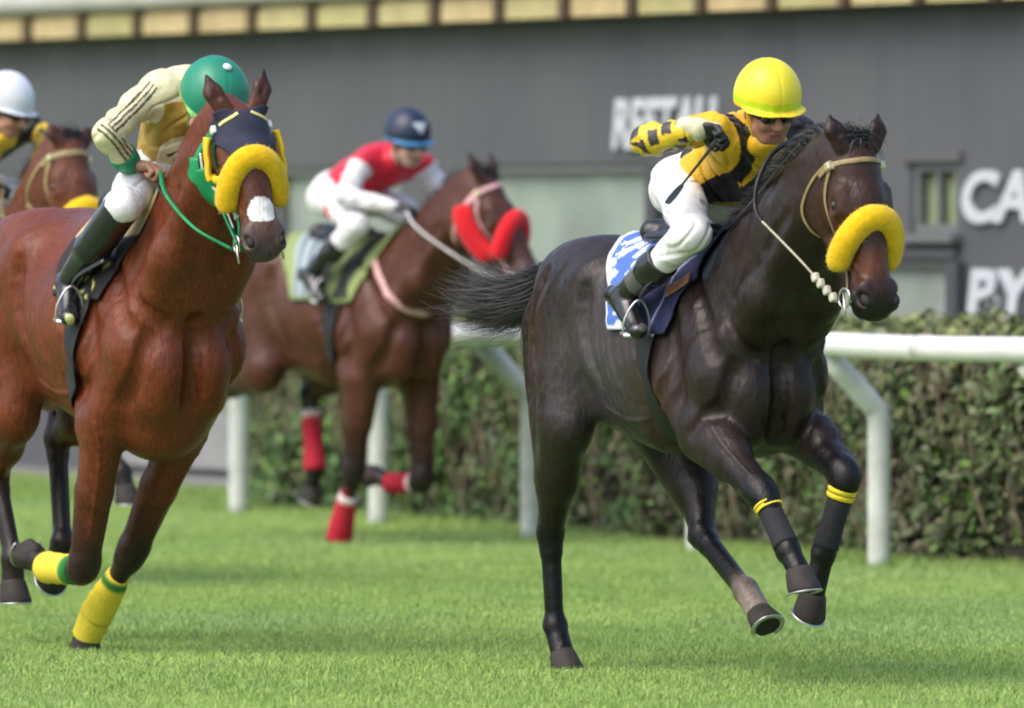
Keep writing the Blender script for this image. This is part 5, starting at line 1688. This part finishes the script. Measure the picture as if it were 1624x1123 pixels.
def silk_red(V, C, J):
    Rr, W = np.array([.66, .012, .045]), np.array([.78, .76, .80])
    C = np.tile(Rr, (len(V), 1))
    for S in 'RL':
        for a, b, o in (('sh', 'el', 0), ('el', 'wr', 1)):
            t, dd = seg_t(V, J[a + S], J[b + S])
            on = (dd < .085) & ((t > .05) if o == 0 else (t > -1))
            C[on] = W
            if o == 0: C[on & (t > .62) & (t < .88)] = Rr
    return C
def badge(L, C):
    # pale triangle on the front of the cap
    b = (L[:, 0] > .03) & (L[:, 2] > .075) & (L[:, 2] < .125) & (abs(L[:, 1]) < (L[:, 2] - .070) * .75)
    C[b] = (.62, .66, .74)
    return C
def breech_spot(V, C, J):
    q = (V - (J['hipR'] * .55 + J['knR'] * .45)) 
    b = (V[:, 1] < -.1) & (np.linalg.norm(V - np.array([.30, -.24, 1.70]), axis=1) < .05)
    C[b] = (.62, .03, .06); return C
R3 = dict(key='red', seed=301, vox=.006, label='jockey in dark blue helmet with red vest and white sleeves in the middle',
    J=mirror(dict(pelvis=(.04, .0, 1.82), chest=(.40, .02, 1.945), shR=(.50, -.175, 1.955), shL=(.52, .20, 1.945), head=(.66, 0, 2.065),
           elR=(.50, -.29, 1.79), wrR=(.74, -.14, 1.735), hnR=(0, .3, -1), elL=(.56, .30, 1.80), wrL=(.79, .10, 1.74), hnL=(0, -.3, -1),
           hipR=(.12, -.12, 1.79), knR=(.56, -.25, 1.64), anR=(.25, -.325, 1.385), toeR=(.36, -.34, 1.285))),
    head=(-2, 14, 3), helmet=(.014, .025, .06), rim=(.06, .25, .50), badge=badge, strapc=(.02, .02, .02),
    glove=(.02, .02, .025), skin=(.55, .36, .28), shirt=silk_red, breech=breech_spot, boot_top=.34)
g3, J3, root3 = make_rider(H3, R3)

R4 = dict(key='white', seed=401, vox=.007, label='jockey in white helmet with yellow and black sleeves, cut by the left edge',
    J=mirror(dict(pelvis=(-.02, .0, 1.86), chest=(.33, .0, 2.01), shR=(.42, -.19, 2.02), shL=(.44, .20, 2.08), head=(.63, -.02, 2.155),
           elR=(.45, -.33, 1.86), wrR=(.66, -.16, 1.82), hnR=(0, .3, -1), elL=(.53, .27, 2.02), wrL=(.56, .18, 1.93), hnL=(0, -.3, -1),
           hipR=(.06, -.12, 1.83), knR=(.52, -.25, 1.70), anR=(.20, -.32, 1.43), toeR=(.31, -.34, 1.33))),
    head=(22, 18, 0), helmet=(.70, .74, .80), rim=(.70, .74, .80), strapc=(.02, .02, .02), scarf=(.80, .48, .03),
    glove=(.02, .02, .025), skin=(.50, .25, .17), shirt=silk_yellow, boot_top=.34)
g4, J4, root4 = make_rider(H4, R4)
